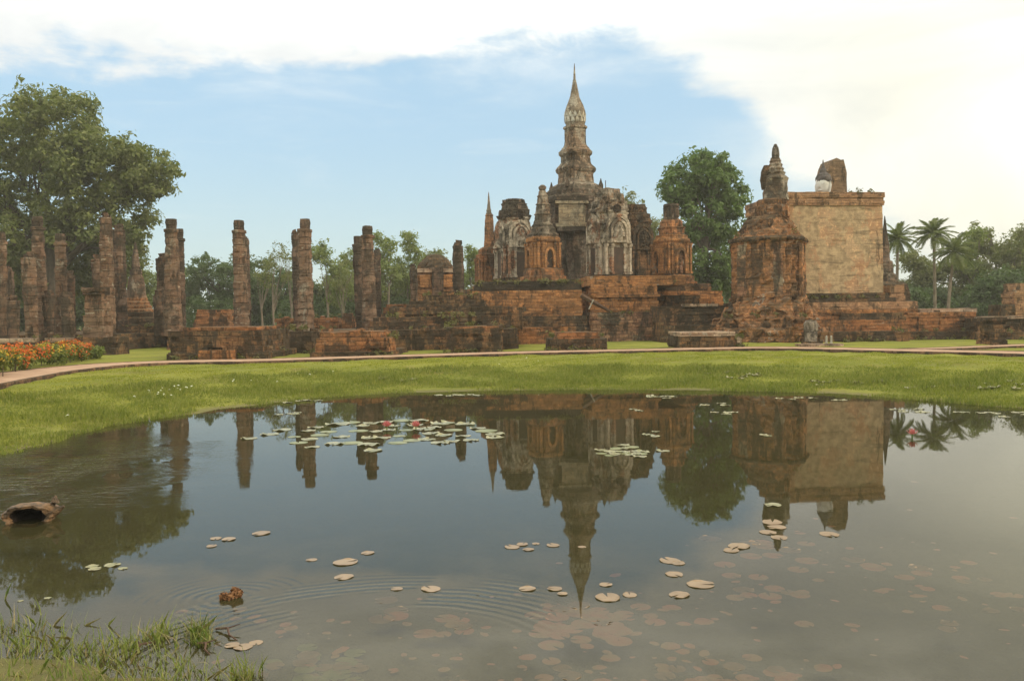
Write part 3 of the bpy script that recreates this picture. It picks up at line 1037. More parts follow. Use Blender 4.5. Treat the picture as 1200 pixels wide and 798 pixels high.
# ------------------------------------------------------------------ columns
def column(px, ytop, D, wt, wb, zb, label, kind=0, mat='column', seed=0, group='laterite columns of the ruined hall'):
    """px: centre, wt/wb: widths in pixels at the top and at the foot"""
    x, H = xat(px, D, (ytop + 385) / 2), zat(px, ytop, D) - zb
    rnd0 = random.Random(seed * 29 + 1)
    r1, r0 = wt * D / FPX / 2 * .92 * rnd0.uniform(.93, 1.05), wb * D / FPX / 2 * .80 * rnd0.uniform(.92, 1.06)
    rnd = random.Random(seed * 13 + 5)
    root = thing('column', label, 'column', (x, D, zb), rnd.uniform(-0.4, 0.4), group)
    root.rotation_euler.x = rnd.uniform(-.012, .012)
    root.rotation_euler.y = rnd.uniform(-.018, .018)
    unit = circle(20) if seed % 3 else resample([(a * 0.93, b * 0.93) for a, b in ((1, -.6), (1, .6), (.6, 1), (-.6, 1), (-1, .6), (-1, -.6), (-.6, -1), (.6, -1))], .4)
    ht = H * (0.90 if kind == 0 else 1.0)
    prof = []
    k = max(3, int(ht / 0.46))
    lean = rnd.uniform(-0.012, 0.012)
    for i in range(k):
        u0, u1 = i / k, (i + 1) / k
        ra, rb = r0 + (r1 * 1.08 - r0) * u0, r0 + (r1 * 1.08 - r0) * u1
        j = rnd.uniform(-0.045, 0.045) * ra
        prof += [(ra + j - 0.02, u0 * ht), (ra + j, u0 * ht + 0.05), ((ra + rb) / 2 + j, (u0 + u1) / 2 * ht), (rb + j, u1 * ht - 0.05), (rb + j - 0.02, u1 * ht - 0.005)]
    b = MB()
    b.loft([(prof[0][0], -0.2)] + prof, unit, 0.10, 0.5, 0.5, 1.6, seed=seed * 2.3, sub=False)
    b.build('shaft', M[mat], root)
    if kind == 0:
        b = MB()
        b.loft([(r1 * 1.02, ht - 0.16), (r1 * 1.30, ht - 0.10), (r1 * 1.32, ht + 0.06), (r1 * 0.95, ht + 0.10)], unit, 0.05, 0.3, 0.4, 2.0, seed=seed, sub=False)
        b.build('collar', M[mat], root)
        b = MB()
        b.loft([(r1 * 0.93, ht + 0.08), (r1 * 0.96, H * 0.97), (r1 * 0.86, H)], unit, 0.06, 0.2, 0.4, 2.0, seed=seed + 4.4, sub=False)
        b.build('cap_drum', M['column_dark'], root)
    elif kind == 1:
        b = MB()
        for i in range(3):
            b.box((rnd.uniform(-.3, .3) * r1, rnd.uniform(-.3, .3) * r1, H + 0.02 + 0.1 * i), (r1 * 1.1, r1 * 0.9, 0.24), rnd.uniform(0, 3), 0.07)
        b.build('broken_top', M['column_dark'], root)
    return root


cols = [
    # px, ytop, D, wtop, wbot, zb, label, kind, mat
    (282, 258.5, 56, 13.5, 24, TZ, 'lone broad column with a drum cap standing apart in the gap beside the rain tree', 0, 'column'),
    (288.5, 281, 62, 9, 12, TZ, 'thin column half hidden behind the lone broad column in the gap', 1, 'column_dark'),
    (357, 257, 56, 13.5, 26, TZ, 'tall tapering red brown column with a drum cap, third tall one from the big tree', 0, 'column'),
    (348.5, 275, 62, 9, 13, TZ, 'slim column half hidden behind the tapering red brown column', 1, 'column_dark'),
    (432, 265, 56, 14.5, 21, TZ, 'pale banded column with a drum cap, front one of the close pair', 0, 'column'),
    (421.5, 277, 60, 11, 15, TZ, 'dark grey column close beside the pale banded column', 0, 'column_dark'),
    (442, 297, 66, 11, 14, TZ, 'shaded short column behind the pale banded column', 1, 'column_dark'),
    (537, 288, 57, 13, 15.5, 2.6, 'smooth grey round column beside the domed brick chapel', 1, 'column_dark'),
    (485.5, 315, 60, 9.5, 11, 2.6, 'short dark pillar stump on the left side of the domed chapel', 1, 'column_dark'),
    (201.5, 257, 55, 13.5, 26, TZ, 'tallest grey column right beside the tree crown edge, with a drum cap', 0, 'column'),
    (210.5, 268.5, 60, 9, 15, TZ, 'thin dark column touching the back of the tallest grey column', 0, 'column_dark'),
    (192, 303, 58, 14, 16, TZ, 'short dark column on the tree side of the tallest grey column', 1, 'column_dark'),
    (186.5, 346, 56, 12, 14, TZ, 'knee high block pillar at the foot of the tallest grey column', 1, 'column_dark'),
    (125, 255, 54, 13, 24, TZ, 'tall brown column with square holes, in front of the leaning tree limb', 1, 'column'),
    (139.5, 269, 59, 13, 19, TZ, 'broad grey column between the holed brown column and the bell chedi', 1, 'column_dark'),
    (115, 304, 57, 12, 16, TZ, 'shorter reddish column on the tree side of the holed brown column', 1, 'column'),
    (46, 254, 56, 13, 22, TZ, 'tall grey column with holes near its top under the dense tree crown', 0, 'column'),
    (36, 302, 53, 14, 17, TZ, 'pale stub column standing against the tall grey holed column', 1, 'column'),
    (71, 274, 55, 13, 18, TZ, 'two toned column, grey on one side and red on the other', 0, 'column'),
    (83.5, 317, 58, 9, 12, TZ, 'slim short column behind the two toned column', 0, 'column_dark'),
    (80, 349, 52, 14, 17, TZ, 'low blackened pillar at the foot of the two toned column', 1, 'column_dark'),
    (57, 346, 54, 13, 15, TZ, 'low brown pillar between the tall grey holed column and the two toned column', 1, 'column_dark'),
    (1.5, 272, 54, 11, 16, TZ, 'tall reddish column cut by the photo edge', 0, 'column'),
    (12, 318, 60, 10, 12, TZ, 'dark short column just inside the photo edge, behind the stepped pillar', 1, 'column_dark'),
    (15, 352, 51, 14, 17, TZ, 'low stepped brown pillar nearest the photo edge above the coped wall', 1, 'column_dark'),
    (-42, 262, 57, 13, 20, TZ, 'column beyond the photo edge', 0, 'column'),
    (-75, 268, 62, 13, 20, TZ, 'farther column beyond the photo edge', 0, 'column'),
]
for i, c in enumerate(cols):
    column(*c[:6], label=c[6], kind=c[7], mat=c[8], seed=i + 1)

# big square pier at the end of the coped wall
x = xat(107, 45.5)
root = thing('brick_pier', 'broad crumbling brick pier on a wide footing at the end of the coped wall', 'pier', (x, 46.2, 0.5))
b = MB()
b.courses(rect(-0.55, 0.55, -0.5, 0.6), 0.9, 3.3, 0.3, 0.06, 0.02, 0.35, 0.15, 41)
b.build('shaft', M['column'], root)
b = MB()
b.courses(rect(-0.95, 1.25, -0.8, 1.0), -0.2, 0.95, 0.26, 0.06, 0.03, 0.4, 0.1, 42)
b.build('footing', M['brick_dark'], root)
b = MB()
b.courses(rect(-0.66, 0.5, -0.6, 0.6), 3.26, 3.62, 0.2, 0.07, 0.0, 0.3, 0.0, 43)
b.build('cap', M['column_dark'], root)


# ------------------------------------------------------------------ towers
def tower_part(root, name, prof, unit, mat, amp=0.05, seed=0.0, seg=0.35, dz=0.3, c=(0, 0, 0)):
    b = MB()
    b.loft(prof, unit, amp, dz, seg, 1.3, c, True, seed)
    return b.build(name, mat, root)


def face_T(k, r, z):
    """frame on face k (0 front -y, then counter-clockwise) of a square tower of half size r"""
    return Matrix.Rotation(k * math.pi / 2, 4, 'Z') @ Matrix.Translation((0, -r, z))


def niche(root, k, r, z, w_, h_, mat, deep=0.22, figure=None, band=0.16):
    b = MB()
    b.T = face_T(k, r - 0.03, z)
    b.arch(w_, h_, band, deep + 0.05)
    b.box((-w_ / 2 + band / 2, -deep / 2 - 0.04, h_ * 0.25), (band * 1.3, deep + 0.1, h_ * 0.08))
    b.box((w_ / 2 - band / 2, -deep / 2 - 0.04, h_ * 0.25), (band * 1.3, deep + 0.1, h_ * 0.08))
    o = b.build('niche', mat, root)
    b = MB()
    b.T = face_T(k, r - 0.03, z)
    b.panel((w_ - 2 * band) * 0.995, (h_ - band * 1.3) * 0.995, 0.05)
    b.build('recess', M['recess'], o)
    if figure:
        b = MB()
        b.T = face_T(k, r - 0.02, z)
        hh = h_ * 0.68
        c = -deep * 0.55
        b.tube([(0, c, 0.05), (0, c, hh * 0.45), (0, c, hh * 0.78), (0, c, hh * 0.84)], [hh * .13, hh * .10, hh * .15, hh * .05], 9)
        b.tube([(0, c, hh * .82), (0, c - .01, hh * .9), (0, c, hh * .97), (0, c, hh * 1.04)], [hh * .05, hh * .075, hh * .06, hh * .015], 9)
        b.tube([(hh * .14, c, hh * .75), (hh * .19, c, hh * .5), (hh * .16, c - .03, hh * .3)], [hh * .045, hh * .04, hh * .03], 6)
        b.tube([(-hh * .14, c, hh * .75), (-hh * .19, c, hh * .5), (-hh * .12, c - .05, hh * .5)], [hh * .045, hh * .04, hh * .03], 6)
        b.build('figure', figure, o)
    return o


def pilasters(root, r, z0, z1, mat, pos=(-0.8, 0.8), wd=0.22, faces=(0, 1, 2, 3), proud=0.08):
    for k in faces:
        for u in pos:
            b = MB()
            b.T = face_T(k, r, 0)
            b.box((u * r, -proud / 2 + 0.02, (z0 + z1) / 2), (wd, proud + 0.06, z1 - z0), 0, 0.012)
            b.box((u * r, -proud * 0.8, z0 + 0.09), (wd * 1.3, proud * 1.9, 0.18), 0, 0.012)
            b.box((u * r, -proud * 0.8, z1 - 0.10), (wd * 1.35, proud * 1.9, 0.2), 0, 0.012)
            b.build('pilaster', mat, root)


RZ = R(22.4)
C0 = Vector((at(676, 320, 70).x, 70, 0))
PLZ = 4.6


def off(dx, dy):
    return (C0.x + dx, C0.y + dy)


# platform of the temple group
def temple_platform():
    root = thing('temple_platform', 'massive stepped red brick base under the spired temple group', 'platform', (C0.x, C0.y, 0.5))
    q = lambda s: rot_poly(SQUARE, RZ, (0, 0), s)
    for nm, s, a, c, mt, cr in (('lower_tier', 8.9, -0.2, 2.1, 'mottled', 0.2), ('middle_tier', 8.3, 2.05, 3.5, 'brick_orange', 0.1), ('upper_tier', 7.7, 3.45, PLZ - 0.5, 'brick_dark', 0.25)):
        b = MB()
        b.courses(q(s), a, c, 0.22, 0.05, 0.03, 0.7, cr, int(s * 10))
        b.build(nm, M[mt], root)
    rel = lambda x0, x1, Y, d, rz=0: [(p[0] - C0.x, p[1] - C0.y) for p in pxrect(x0, x1, Y, d, rz)]
    # front block under the left part: plain orange wall with a dark overgrown top
    for nm, pl, a, c, mt, cr, sd in (
            ('front_block', rel(553, 683, 56.5, 8.0, 0.03), 1.7, 3.46, 'brick_orange', 0.05, 61),
            ('front_block_top', rel(556, 680, 56.9, 7.6, 0.03), 3.44, 4.08, 'blackened', 0.35, 62),
            ('front_block_foot', rel(548, 690, 55.2, 8.5, 0.03), -0.2, 1.75, 'brick_dark', 0.25, 63),
            ('front_ledge', rel(600, 676, 53.6, 3.0, 0.03), -0.2, 1.05, 'brick', 0.3, 64),
            ('right_block', rel(692, 772, 58.2, 6.0, 0.04), 1.9, 3.85, 'brick_orange', 0.06, 65),
            ('right_block_top', rel(688, 806, 58.8, 7.0, 0.06), 3.80, 4.45, 'brick_satellite', 0.15, 66),
            ('right_block_foot', rel(690, 800, 56.8, 7.5, 0.04), -0.2, 1.95, 'mottled', 0.2, 67),
            ('side_block', rel(770, 822, 60.5, 5.0, 0.06), -0.2, 3.1, 'brick_dark', 0.2, 68),
            ('band', rel(690, 775, 58.0, 2.0, 0.04), 3.0, 3.14, 'brick_orange', 0.0, 69)):
        b = MB()
        b.courses(pl, a, c, 0.2, 0.035, 0.015, 0.6, cr, sd)
        b.build(nm, M[mt], root)
    return root


temple_platform()
mass('stepped_wall', 'grey brown stepped wall between the temple base and the round shouldered chedi', 'wall', pxrect(772, 862, 54.0, 4.0), 0.5, 2.75, M['brick_dark'], 71, crumble=0.2, rub=5,
     parts=[('ledge', pxrect(776, 858, 52.8, 1.5), 0.4, 1.55, M['brick_dark'], 0.2), ('coping', pxrect(800, 842, 53.9, 0.5), 2.73, 2.88, M['coping'], 0.1)])
# dark stepped mound left of the temple
dm = thing('stepped_mound', 'blackened stepped laterite mound between the paired columns and the temple base', 'ruin', (xat(520, 50), 50, 0.5))
rel = lambda x0, x1, Y, d, rz=0: [(p[0] - dm.location.x, p[1] - 50) for p in pxrect(x0, x1, Y, d, rz)]
for nm, pl, a, c, cr, sd, mt in (('base_tier', rel(447, 606, 45.5, 9), -0.2, 1.1, .3, 81, 'brick_dark'), ('second_tier', rel(430, 600, 47.5, 8), 1.05, 1.8, .5, 82, 'brick_dark'),
                             ('third_tier', rel(452, 590, 48.6, 7), 1.75, 2.35, .5, 83, 'brick_dark'), ('fourth_tier', rel(476, 568, 49.6, 6), 2.3, 2.75, .4, 84, 'brick_dark'),
                             ('top_tier', rel(496, 562, 50.2, 5), 2.7, 3.05, .3, 85, 'brick_dark'), ('side_tier', rel(540, 612, 48.8, 5), 1.0, 2.1, .3, 86, 'brick_dark')):
    b = MB()
    b.courses(pl, a, c, 0.24, 0.06, 0.04, 0.6, cr, sd)
    b.rubble(pl, c - 0.04, 9, 0.32, sd)
    b.build(nm, M[mt], dm)

# propped beam at the corner of the base
x = xat(700, 55)
root = thing('timber_beam', 'slanting dark timber propped by a pale stick at the corner of the temple base', 'beam', (x, 54.6, 0.5))
b = MB()
p0, p1 = at(681, 346, 54.6) - Vector((x, 54.6, .5)), at(715, 365, 54.6) - Vector((x, 54.6, .5))
b.tube([p0, (p0 + p1) / 2, p1], [0.17, 0.15, 0.09], 5)
b.build('beam', M['timber'], root)
b = MB()
b.tube([at(690, 362.5, 54.3) - Vector((x, 54.6, .5)), at(695.5, 351, 54.3) - Vector((x, 54.6, .5))], 0.045, 6)
b.build('prop', M['white_paint'], root)

# ---- central lotus bud tower
root = thing('lotus_bud_tower', 'tallest grey tower with a lotus bud top and needle spire', 'tower', (C0.x, C0.y, PLZ), RZ)
Z = lambda z: z - PLZ
tower_part(root, 'body', [(3.2, -0.2), (3.2, .5), (2.9, .55), (2.75, 1.0), (2.62, 1.1), (2.55, 4.4), (2.62, 4.5), (2.62, 6.6), (2.75, 6.7), (2.72, 7.1), (2.45, 7.3), (2.38, 7.65), (2.1, 7.75), (1.75, Z(12.75))], REDENT, M['stucco_dark'], 0.09, 1.1)
tower_part(root, 'lower_tier', [(1.75, Z(12.55)), (1.62, Z(12.85)), (1.42, Z(12.95)), (1.27, Z(13.05)), (1.24, Z(13.8)), (1.36, Z(13.95)), (1.44, Z(14.15)), (1.38, Z(14.3)), (1.2, Z(14.5)), (1.06, Z(14.65))], REDENT, M['tower'], 0.05, 2.2)
tower_part(root, 'middle_tier', [(1.1, Z(14.6)), (1.04, Z(14.75)), (1.02, Z(15.2)), (1.16, Z(15.35)), (1.18, Z(15.6)), (1.0, Z(15.8)), (.95, Z(15.95)), (.86, Z(16.0)), (.80, Z(16.15))], REDENT, M['tower'], 0.04, 3.1, 0.25)
tower_part(root, 'shaft', [(.80, Z(16.05)), (.76, Z(16.35)), (.74, Z(17.4)), (.84, Z(17.48)), (.84, Z(17.62)), (.76, Z(17.68))], REDENT, M['tower'], 0.03, 3.9, 0.2)
tower_part(root, 'lotus_bud', [(.74, Z(17.64)), (.80, Z(17.9)), (.84, Z(18.4)), (.82, Z(18.9)), (.70, Z(19.3)), (.52, Z(19.7)), (.40, Z(20.0)), (.34, Z(20.2))], circle(18), M['bud'], 0.03, 4.4, 0.2)
b = MB()
for k in range(14):
    a = 2 * math.pi * (k + .5) / 14
    for zz, hh in ((Z(17.95), 0.55), (Z(18.3), 0.5)):
        b.T = Matrix.Rotation(a + (0.22 if zz > Z(18.1) else 0), 4, 'Z') @ Matrix.Translation((0, -0.84, zz))
        b.add([(-.15, 0, 0), (.15, 0, 0), (.13, -.05, hh * .5), (0, -.02, hh), (-.13, -.05, hh * .5), (0, .12, hh * .4)], [(0, 1, 2, 3, 4), (1, 0, 5), (2, 1, 5), (3, 2, 5), (4, 3, 5), (0, 4, 5)])
b.build('petals', M['white_stucco'], root)
prof = [(.36, Z(20.15))]
for i in range(7):
    u = i / 7
    rr = .35 * (1 - u) + .11 * u
    z0 = 20.2 + 1.25 * u
    prof += [(rr, Z(z0)), (rr * 1.04, Z(z0 + .10)), (rr * .86, Z(z0 + .13))]
prof += [(.10, Z(21.45)), (.085, Z(21.9)), (.05, Z(22.4)), (.018, Z(22.75))]
tower_part(root, 'spire', prof, circle(10), M['bud'], 0.012, 5.0, 0.2)
for sx in (-1, 1):
    for sy in (-1, 1):
        tower_part(root, 'antefix', [(.2, Z(12.5)), (.22, Z(12.75)), (.12, Z(13.0)), (.03, Z(13.3))], circle(6), M['stucco_dark'], 0.03, sx + 2.0 * sy, 0.3, c=(sx * 1.5, sy * 1.5, 0))
o = MB()
o.T = Matrix.Rotation(-RZ + R(-4), 4, 'Z')
o.box((-.35, -2.75, 5.6), (2.1, 1.5, 1.55), 0, 0.03)
o.build('bay', M['pale_bay'], root)
for zz, s, hh in ((4.72, 2.5, .26), (4.42, 2.3, .36), (6.48, 2.55, .22), (6.75, 2.2, .34)):
    o = MB()
    o.T = Matrix.Rotation(-RZ + R(-4), 4, 'Z')
    o.box((-.35, -2.8, zz), (s, 1.62, hh), 0, 0.03)
    o.build('bay_ledge', M['pale_bay'] if hh < .3 else M['stucco_dark'], root)
for u in (-0.95, -0.25, 0.3):
    o = MB()
    o.T = Matrix.Rotation(-RZ + R(-4), 4, 'Z')
    o.box((-.35 + u, -3.53, 5.6), (.1, .08, 1.5), 0, 0.01)
    o.build('bay_pilaster', M['pale_bay'], root)
b = MB()
b.tube([(2.1, -1.2, 7.5), (2.1, -1.2, 8.6)], 0.035, 6)
b.build('lightning_rod', M['metal'], root)


# ---- the four-faced stucco towers and the corner chedis
def prang(x, y, label, body_mat, top_mat, r, top, seed, gable=True, faces=(0, 3), crown_mat=None):
    root = thing('prang_tower', label, 'tower', (x, y, PLZ), RZ)
    tower_part(root, 'base', [(r * 1.18, -.5), (r * 1.18, .25), (r * 1.08, .3), (r * 1.06, .6), (r * .98, .7)], REDENT, M['brick_dark'], 0.07, seed)
    tower_part(root, 'body', [(r * .92, .6), (r * .90, 2.9), (r * 1.02, 3.0), (r * 1.03, 3.2), (r * .93, 3.3)], REDENT, body_mat, 0.05, seed + 1)
    tower_part(root, 'upper_body', [(r * .93, 3.25), (r * .98, 3.5), (r * .88, 3.6), (r * .86, 4.4), (r * .93, 4.5), (r * .93, 4.7), (r * .84, 4.8), (r * .82, 5.2), (r * .90, 5.35), (r * .80, 5.5)], REDENT, body_mat if gable else top_mat, 0.15, seed + 2)
    prof = [(r * .90, 5.4)]
    zt, rr = 5.45, r * .90
    steps = 3
    hs = (top - PLZ - 5.45) / steps
    for i in range(steps):
        prof += [(rr, zt + .02), (rr * 1.03, zt + hs * .35), (rr * .90, zt + hs * .45), (rr * .88, zt + hs * .95)]
        rr *= 0.86
        zt += hs
    prof += [(rr * .9, zt)]
    tower_part(root, 'crown_tiers', prof, REDENT, crown_mat or top_mat, 0.17, seed + 3)
    for k in faces:
        pilasters(root, r * .92, 0.7, 2.95, body_mat, (-.78, -.40, .40, .78), 0.2, (k,), 0.12)
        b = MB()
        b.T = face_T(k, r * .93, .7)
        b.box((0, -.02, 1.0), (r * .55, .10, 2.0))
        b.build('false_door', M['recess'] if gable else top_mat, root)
        for i, (gw, gh, gz, gd) in enumerate(((r * 1.45, 2.2, 3.0, .14), (r * 1.0, 1.75, 3.05, .28))):
            b = MB()
            b.T = face_T(k, r * .93, gz)
            b.arch(gw, gh, gw * .10, gd)
            o = b.build('gable', body_mat, root)
            b = MB()
            b.T = face_T(k, r * .93, gz)
            b.relief(gw * .86, gh * .95, gd + .05, .22, seed + k * 3.1 + i)
            b.build('relief', body_mat, o)
    rnd = random.Random(int(seed))
    for k in range(4):
        for u in (-.7, 0, .7):
            b = MB()
            b.T = face_T(k, r * .84, 5.35)
            b.panel(r * .42, .55 + rnd.uniform(-.15, .15), .12)
            b.build('antefix', top_mat, root)
    return root


prang(*off(2.1, -5.1), 'pale weathered stucco tower with carved gables, beside the central bay', M['stucco'], M['stucco_dark'], 1.42, 11.75, 10, crown_mat=M['tower'])
prang(*off(-5.1, -2.1), 'dark crowned tower with pale plaster pillars, between the needle chedi and the corner chedi', M['stucco'], M['stucco_dark'], 1.30, 11.5, 20)
prang(*off(5.1, 2.1), 'blackened brick tower behind the orange chedi with the figure niche', M['brick_dark'], M['brick_dark'], 1.36, 11.5, 30, gable=False)
prang(*off(-2.1, 5.1), 'dark rear tower hidden behind the lotus bud tower', M['brick_dark'], M['brick_dark'], 1.36, 11.0, 40, gable=False, faces=())

# corner chedi B (front, terraced spire)
root = thing('corner_chedi', 'orange brick chedi with a dark arched niche and stepped pale spire', 'chedi', (*off(-3.0, -7.2), PLZ), RZ)
tower_part(root, 'base', [(1.75, -.6), (1.75, .1), (1.55, .15), (1.5, .55), (1.35, .6), (1.3, 1.05), (1.12, 1.15)], REDENT, M['brick'], 0.06, 51)
tower_part(root, 'body', [(1.0, 1.1), (.97, 3.0), (1.1, 3.1), (1.12, 3.35), (.98, 3.45)], REDENT, M['brick_satellite'], 0.04, 52)
pilasters(root, 1.0, 1.15, 3.0, M['brick_satellite'], (-.85, -.45, .45, .85), .16, (0, 3), .08)
niche(root, 0, .99, 1.15, .85, 1.55, M['brick_satellite'])
niche(root, 3, .99, 1.15, .85, 1.55, M['brick_satellite'])
tower_part(root, 'shoulder', [(1.02, 3.4), (1.05, 3.6), (.85, 3.8), (.82, 4.0), (.62, 4.15), (.58, 4.3)], REDENT, M['stucco_dark'], 0.07, 53)
tower_part(root, 'spire', [(.58, 4.25), (.64, 4.35), (.52, 4.45), (.50, 5.0), (.56, 5.08), (.46, 5.2), (.42, 5.75), (.48, 5.82), (.36, 5.95), (.33, 6.35), (.38, 6.42), (.27, 6.55), (.24, 6.8), (.20, 6.85)], REDENT, M['tower'], 0.04, 54, 0.2)
tower_part(root, 'finial', [(.17, 6.82), (.28, 6.95), (.29, 7.1), (.16, 7.22), (.10, 7.25)], circle(10), M['stucco_dark'], 0.02, 55, 0.2)

# corner chedi A (needle)
root = thing('corner_chedi', 'slender brick chedi with a sharp needle spire, farthest toward the columns', 'chedi', (*off(-7.2, 3.0), PLZ), RZ)
tower_part(root, 'base', [(1.3, -.5), (1.3, .3), (1.1, .4)], REDENT, M['brick_dark'], 0.06, 56)
tower_part(root, 'body', [(1.0, .35), (.95, 2.6), (1.05, 2.7), (1.05, 2.95), (.85, 3.05), (.8, 3.4), (.52, 3.6)], REDENT, M['brick'], 0.06, 57)
pilasters(root, .97, .4, 2.65, M['brick'], (-.8, -.4, .4, .8), .16, (0, 3), .08)
tower_part(root, 'bell', [(.50, 3.55), (.46, 4.2), (.42, 5.2), (.33, 6.2), (.36, 6.3), (.27, 6.4)], circle(10), M['brick_chedi'], 0.05, 58, 0.2)
tower_part(root, 'spire', [(.25, 6.35), (.27, 6.5), (.2, 6.55), (.22, 6.75), (.17, 6.8), (.13, 7.2), (.08, 7.8), (.02, 8.3)], circle(9), M['bud'], 0.02, 59, 0.2)

# corner chedi C (truncated)
root = thing('corner_chedi', 'bright orange brick chedi with a figure in its niche and a broken round top', 'chedi', (*off(7.2, -3.0), PLZ), RZ)
tower_part(root, 'base', [(1.75, -.7), (1.72, .2), (1.5, .25), (1.5, .6), (1.3, .75)], REDENT, M['brick'], 0.06, 60)
tower_part(root, 'body', [(1.16, .7), (1.13, 3.2), (1.25, 3.3), (1.25, 3.5), (1.1, 3.56), (1.08, 3.8), (.9, 3.86)], REDENT, M['brick_satellite'], 0.04, 61)
pilasters(root, 1.15, .8, 3.2, M['brick_satellite'], (-.86, -.6, .6, .86), .16, (0, 3), .08)
niche(root, 0, 1.14, .8, 1.0, 2.0, M['brick_satellite'], .28, M['stucco'], .17)
niche(root, 3, 1.14, .8, 1.0, 2.0, M['brick_satellite'], .28, None, .17)
tower_part(root, 'shoulder', [(.86, 3.8), (.88, 4.3), (.95, 4.4), (.78, 4.5), (.74, 4.9), (.6, 5.05)], REDENT, M['brick_chedi'], 0.08, 62)
tower_part(root, 'drum', [(.56, 5.0), (.62, 5.1), (.54, 5.2), (.54, 6.0), (.62, 6.1), (.58, 6.25)], circle(14), M['stucco_dark'], 0.05, 63, 0.2)
b = MB()
for k in range(12):
    a = 2 * math.pi * k / 12
    b.tube([(.54 * math.cos(a), .54 * math.sin(a), 5.2), (.54 * math.cos(a), .54 * math.sin(a), 6.05)], .07, 6)
b.build('colonnettes', M['stucco_dark'], root)

# ---- domed brick chapel beside the grey column
x = xat(511, 63)
root = thing('brick_chapel', 'small roofless brick chapel with a rounded mossy top and dark middle pilaster', 'ruin', (x, 63, 0.5), R(6))
b = MB()
b.courses(rect(-1.35, 1.35, -1.3, 1.3), -.2, 5.1, .22, .03, 0.01, .5, .0, 91)
b.build('wall', M['brick_chedi'], root)
b = MB()
b.courses(rect(-1.42, 1.42, -1.37, 1.37), 5.05, 5.3, .2, .03, 0.0, .5, .0, 92)
b.build('cornice', M['coping'], root)
tower_part(root, 'dome', [(1.35, 5.25), (1.25, 5.6), (.95, 6.0), (.6, 6.3), (.3, 6.42)], circle(14), M['brick_dark'], .12, 93)
b = MB()
b.box((.15, -1.36, 2.7), (.8, .4, 5.4), 0, .03)
b.build('pilaster', M['column_dark'], root)
for u in (-.75, .95):
    b = MB()
    b.box((u, -1.33, 4.4), (.75, .12, .9), 0, .02)
    b.build('panel', M['brick_orange'], root)

# ---- small bell chedi among the columns
x = xat(161, 62)
root = thing('bell_chedi', 'small weathered bell chedi with ringed base between the column clusters', 'chedi', (x, 62, TZ), 0.3)
tower_part(root, 'base', [(1.5, -.2), (1.5, .5), (1.35, .6), (1.32, 1.0), (1.18, 1.1), (1.15, 1.4), (1.02, 1.5)], SQUARE, M['brick_dark'], .06, 95)
prof = []
for i in range(4):
    prof += [(1.12 - i * .13, 1.45 + i * .28), (1.16 - i * .13, 1.58 + i * .28), (1.05 - i * .13, 1.7 + i * .28)]
tower_part(root, 'rings', prof, circle(18), M['brick_chedi'], .04, 96)
tower_part(root, 'bell', [(.70, 2.5), (.66, 2.8), (.58, 3.5), (.50, 3.95), (.36, 4.15), (.28, 4.2)], circle(16), M['column'], .04, 97)
tower_part(root, 'spire', [(.42, 4.15), (.42, 4.5), (.26, 4.55), (.30, 4.75), (.24, 5.1), (.22, 5.5), (.13, 6.1), (.05, 6.5)], circle(10), M['stucco_dark'], .03, 98, .2)

# ---- mondop with standing statue
MR = R(7)
m0 = at(923, 300, 54)
MX, MY = m0.x, 54.0
root = thing('mondop', 'huge plain tan brick shrine block behind the red chedi', 'shrine', (MX, MY, 0.5), MR)
mt = zat(923, 225, 54) - .5
W_, L_ = 6.45, 6.6
SHRINE_TOP = mt
b = MB()
b.loft([(1, 2.55), (1, mt - .95)], rect(-.5, .5, -.5, .5), 0.0)
b.v = []
b.f = []
pw = [(0, 0), (W_, 0), (W_, L_), (0, L_)]
b.courses(pw, 2.5, mt - .75, .32, .010, .008, .9, 0, 101)
b.build('wall', M['mondop'], root)
for nm, e, a, c in (('cornice', .06, mt - .8, mt - .55), ('cornice', .02, mt - .56, mt - .28), ('parapet', .09, mt - .30, mt), ('ledge', .55, 2.3, 2.62), ('ledge', .30, 2.58, 2.95)):
    b = MB()
    b.courses(rect(-e, W_ + e, -e, L_ + e), a, c, .16, .02, .01, .6, .12 if nm != 'cornice' else 0, int(e * 100) + int(a * 10))
    b.build(nm, M['brick_dark'] if nm == 'ledge' else M['mondop_trim'], root)
for nm, e0, e1, f, a, c, mt_ in (('base_band', 1.0, 1.35, .55, 1.85, 2.35, 'mondop_trim'), ('base_band', 1.15, 1.6, .7, 1.5, 1.9, 'brick_orange'), ('plinth', 2.4, 2.0, 2.2, -.2, 1.52, 'brick')):
    b = MB()
    b.courses(rect(-e0, W_ + e1, -f - .6, L_ + e0), a, c, .2, .03, .02, .7, .1, int(a * 10) + 3)
    b.build(nm, M[mt_], root)
for nm, pl, a, c, mt_ in (('stair_block', rect(W_ + .2, W_ + 1.25, -.4, 5), 1.5, 3.4, 'mondop_trim'), ('stair_block', rect(W_ + 1.2, W_ + 2.0, -.6, 5), 1.0, 2.35, 'mondop_trim')):
    b = MB()
    b.courses(pl, a, c, .22, .03, .02, .6, .1, int(c * 10))
    b.build(nm, M[mt_], root)
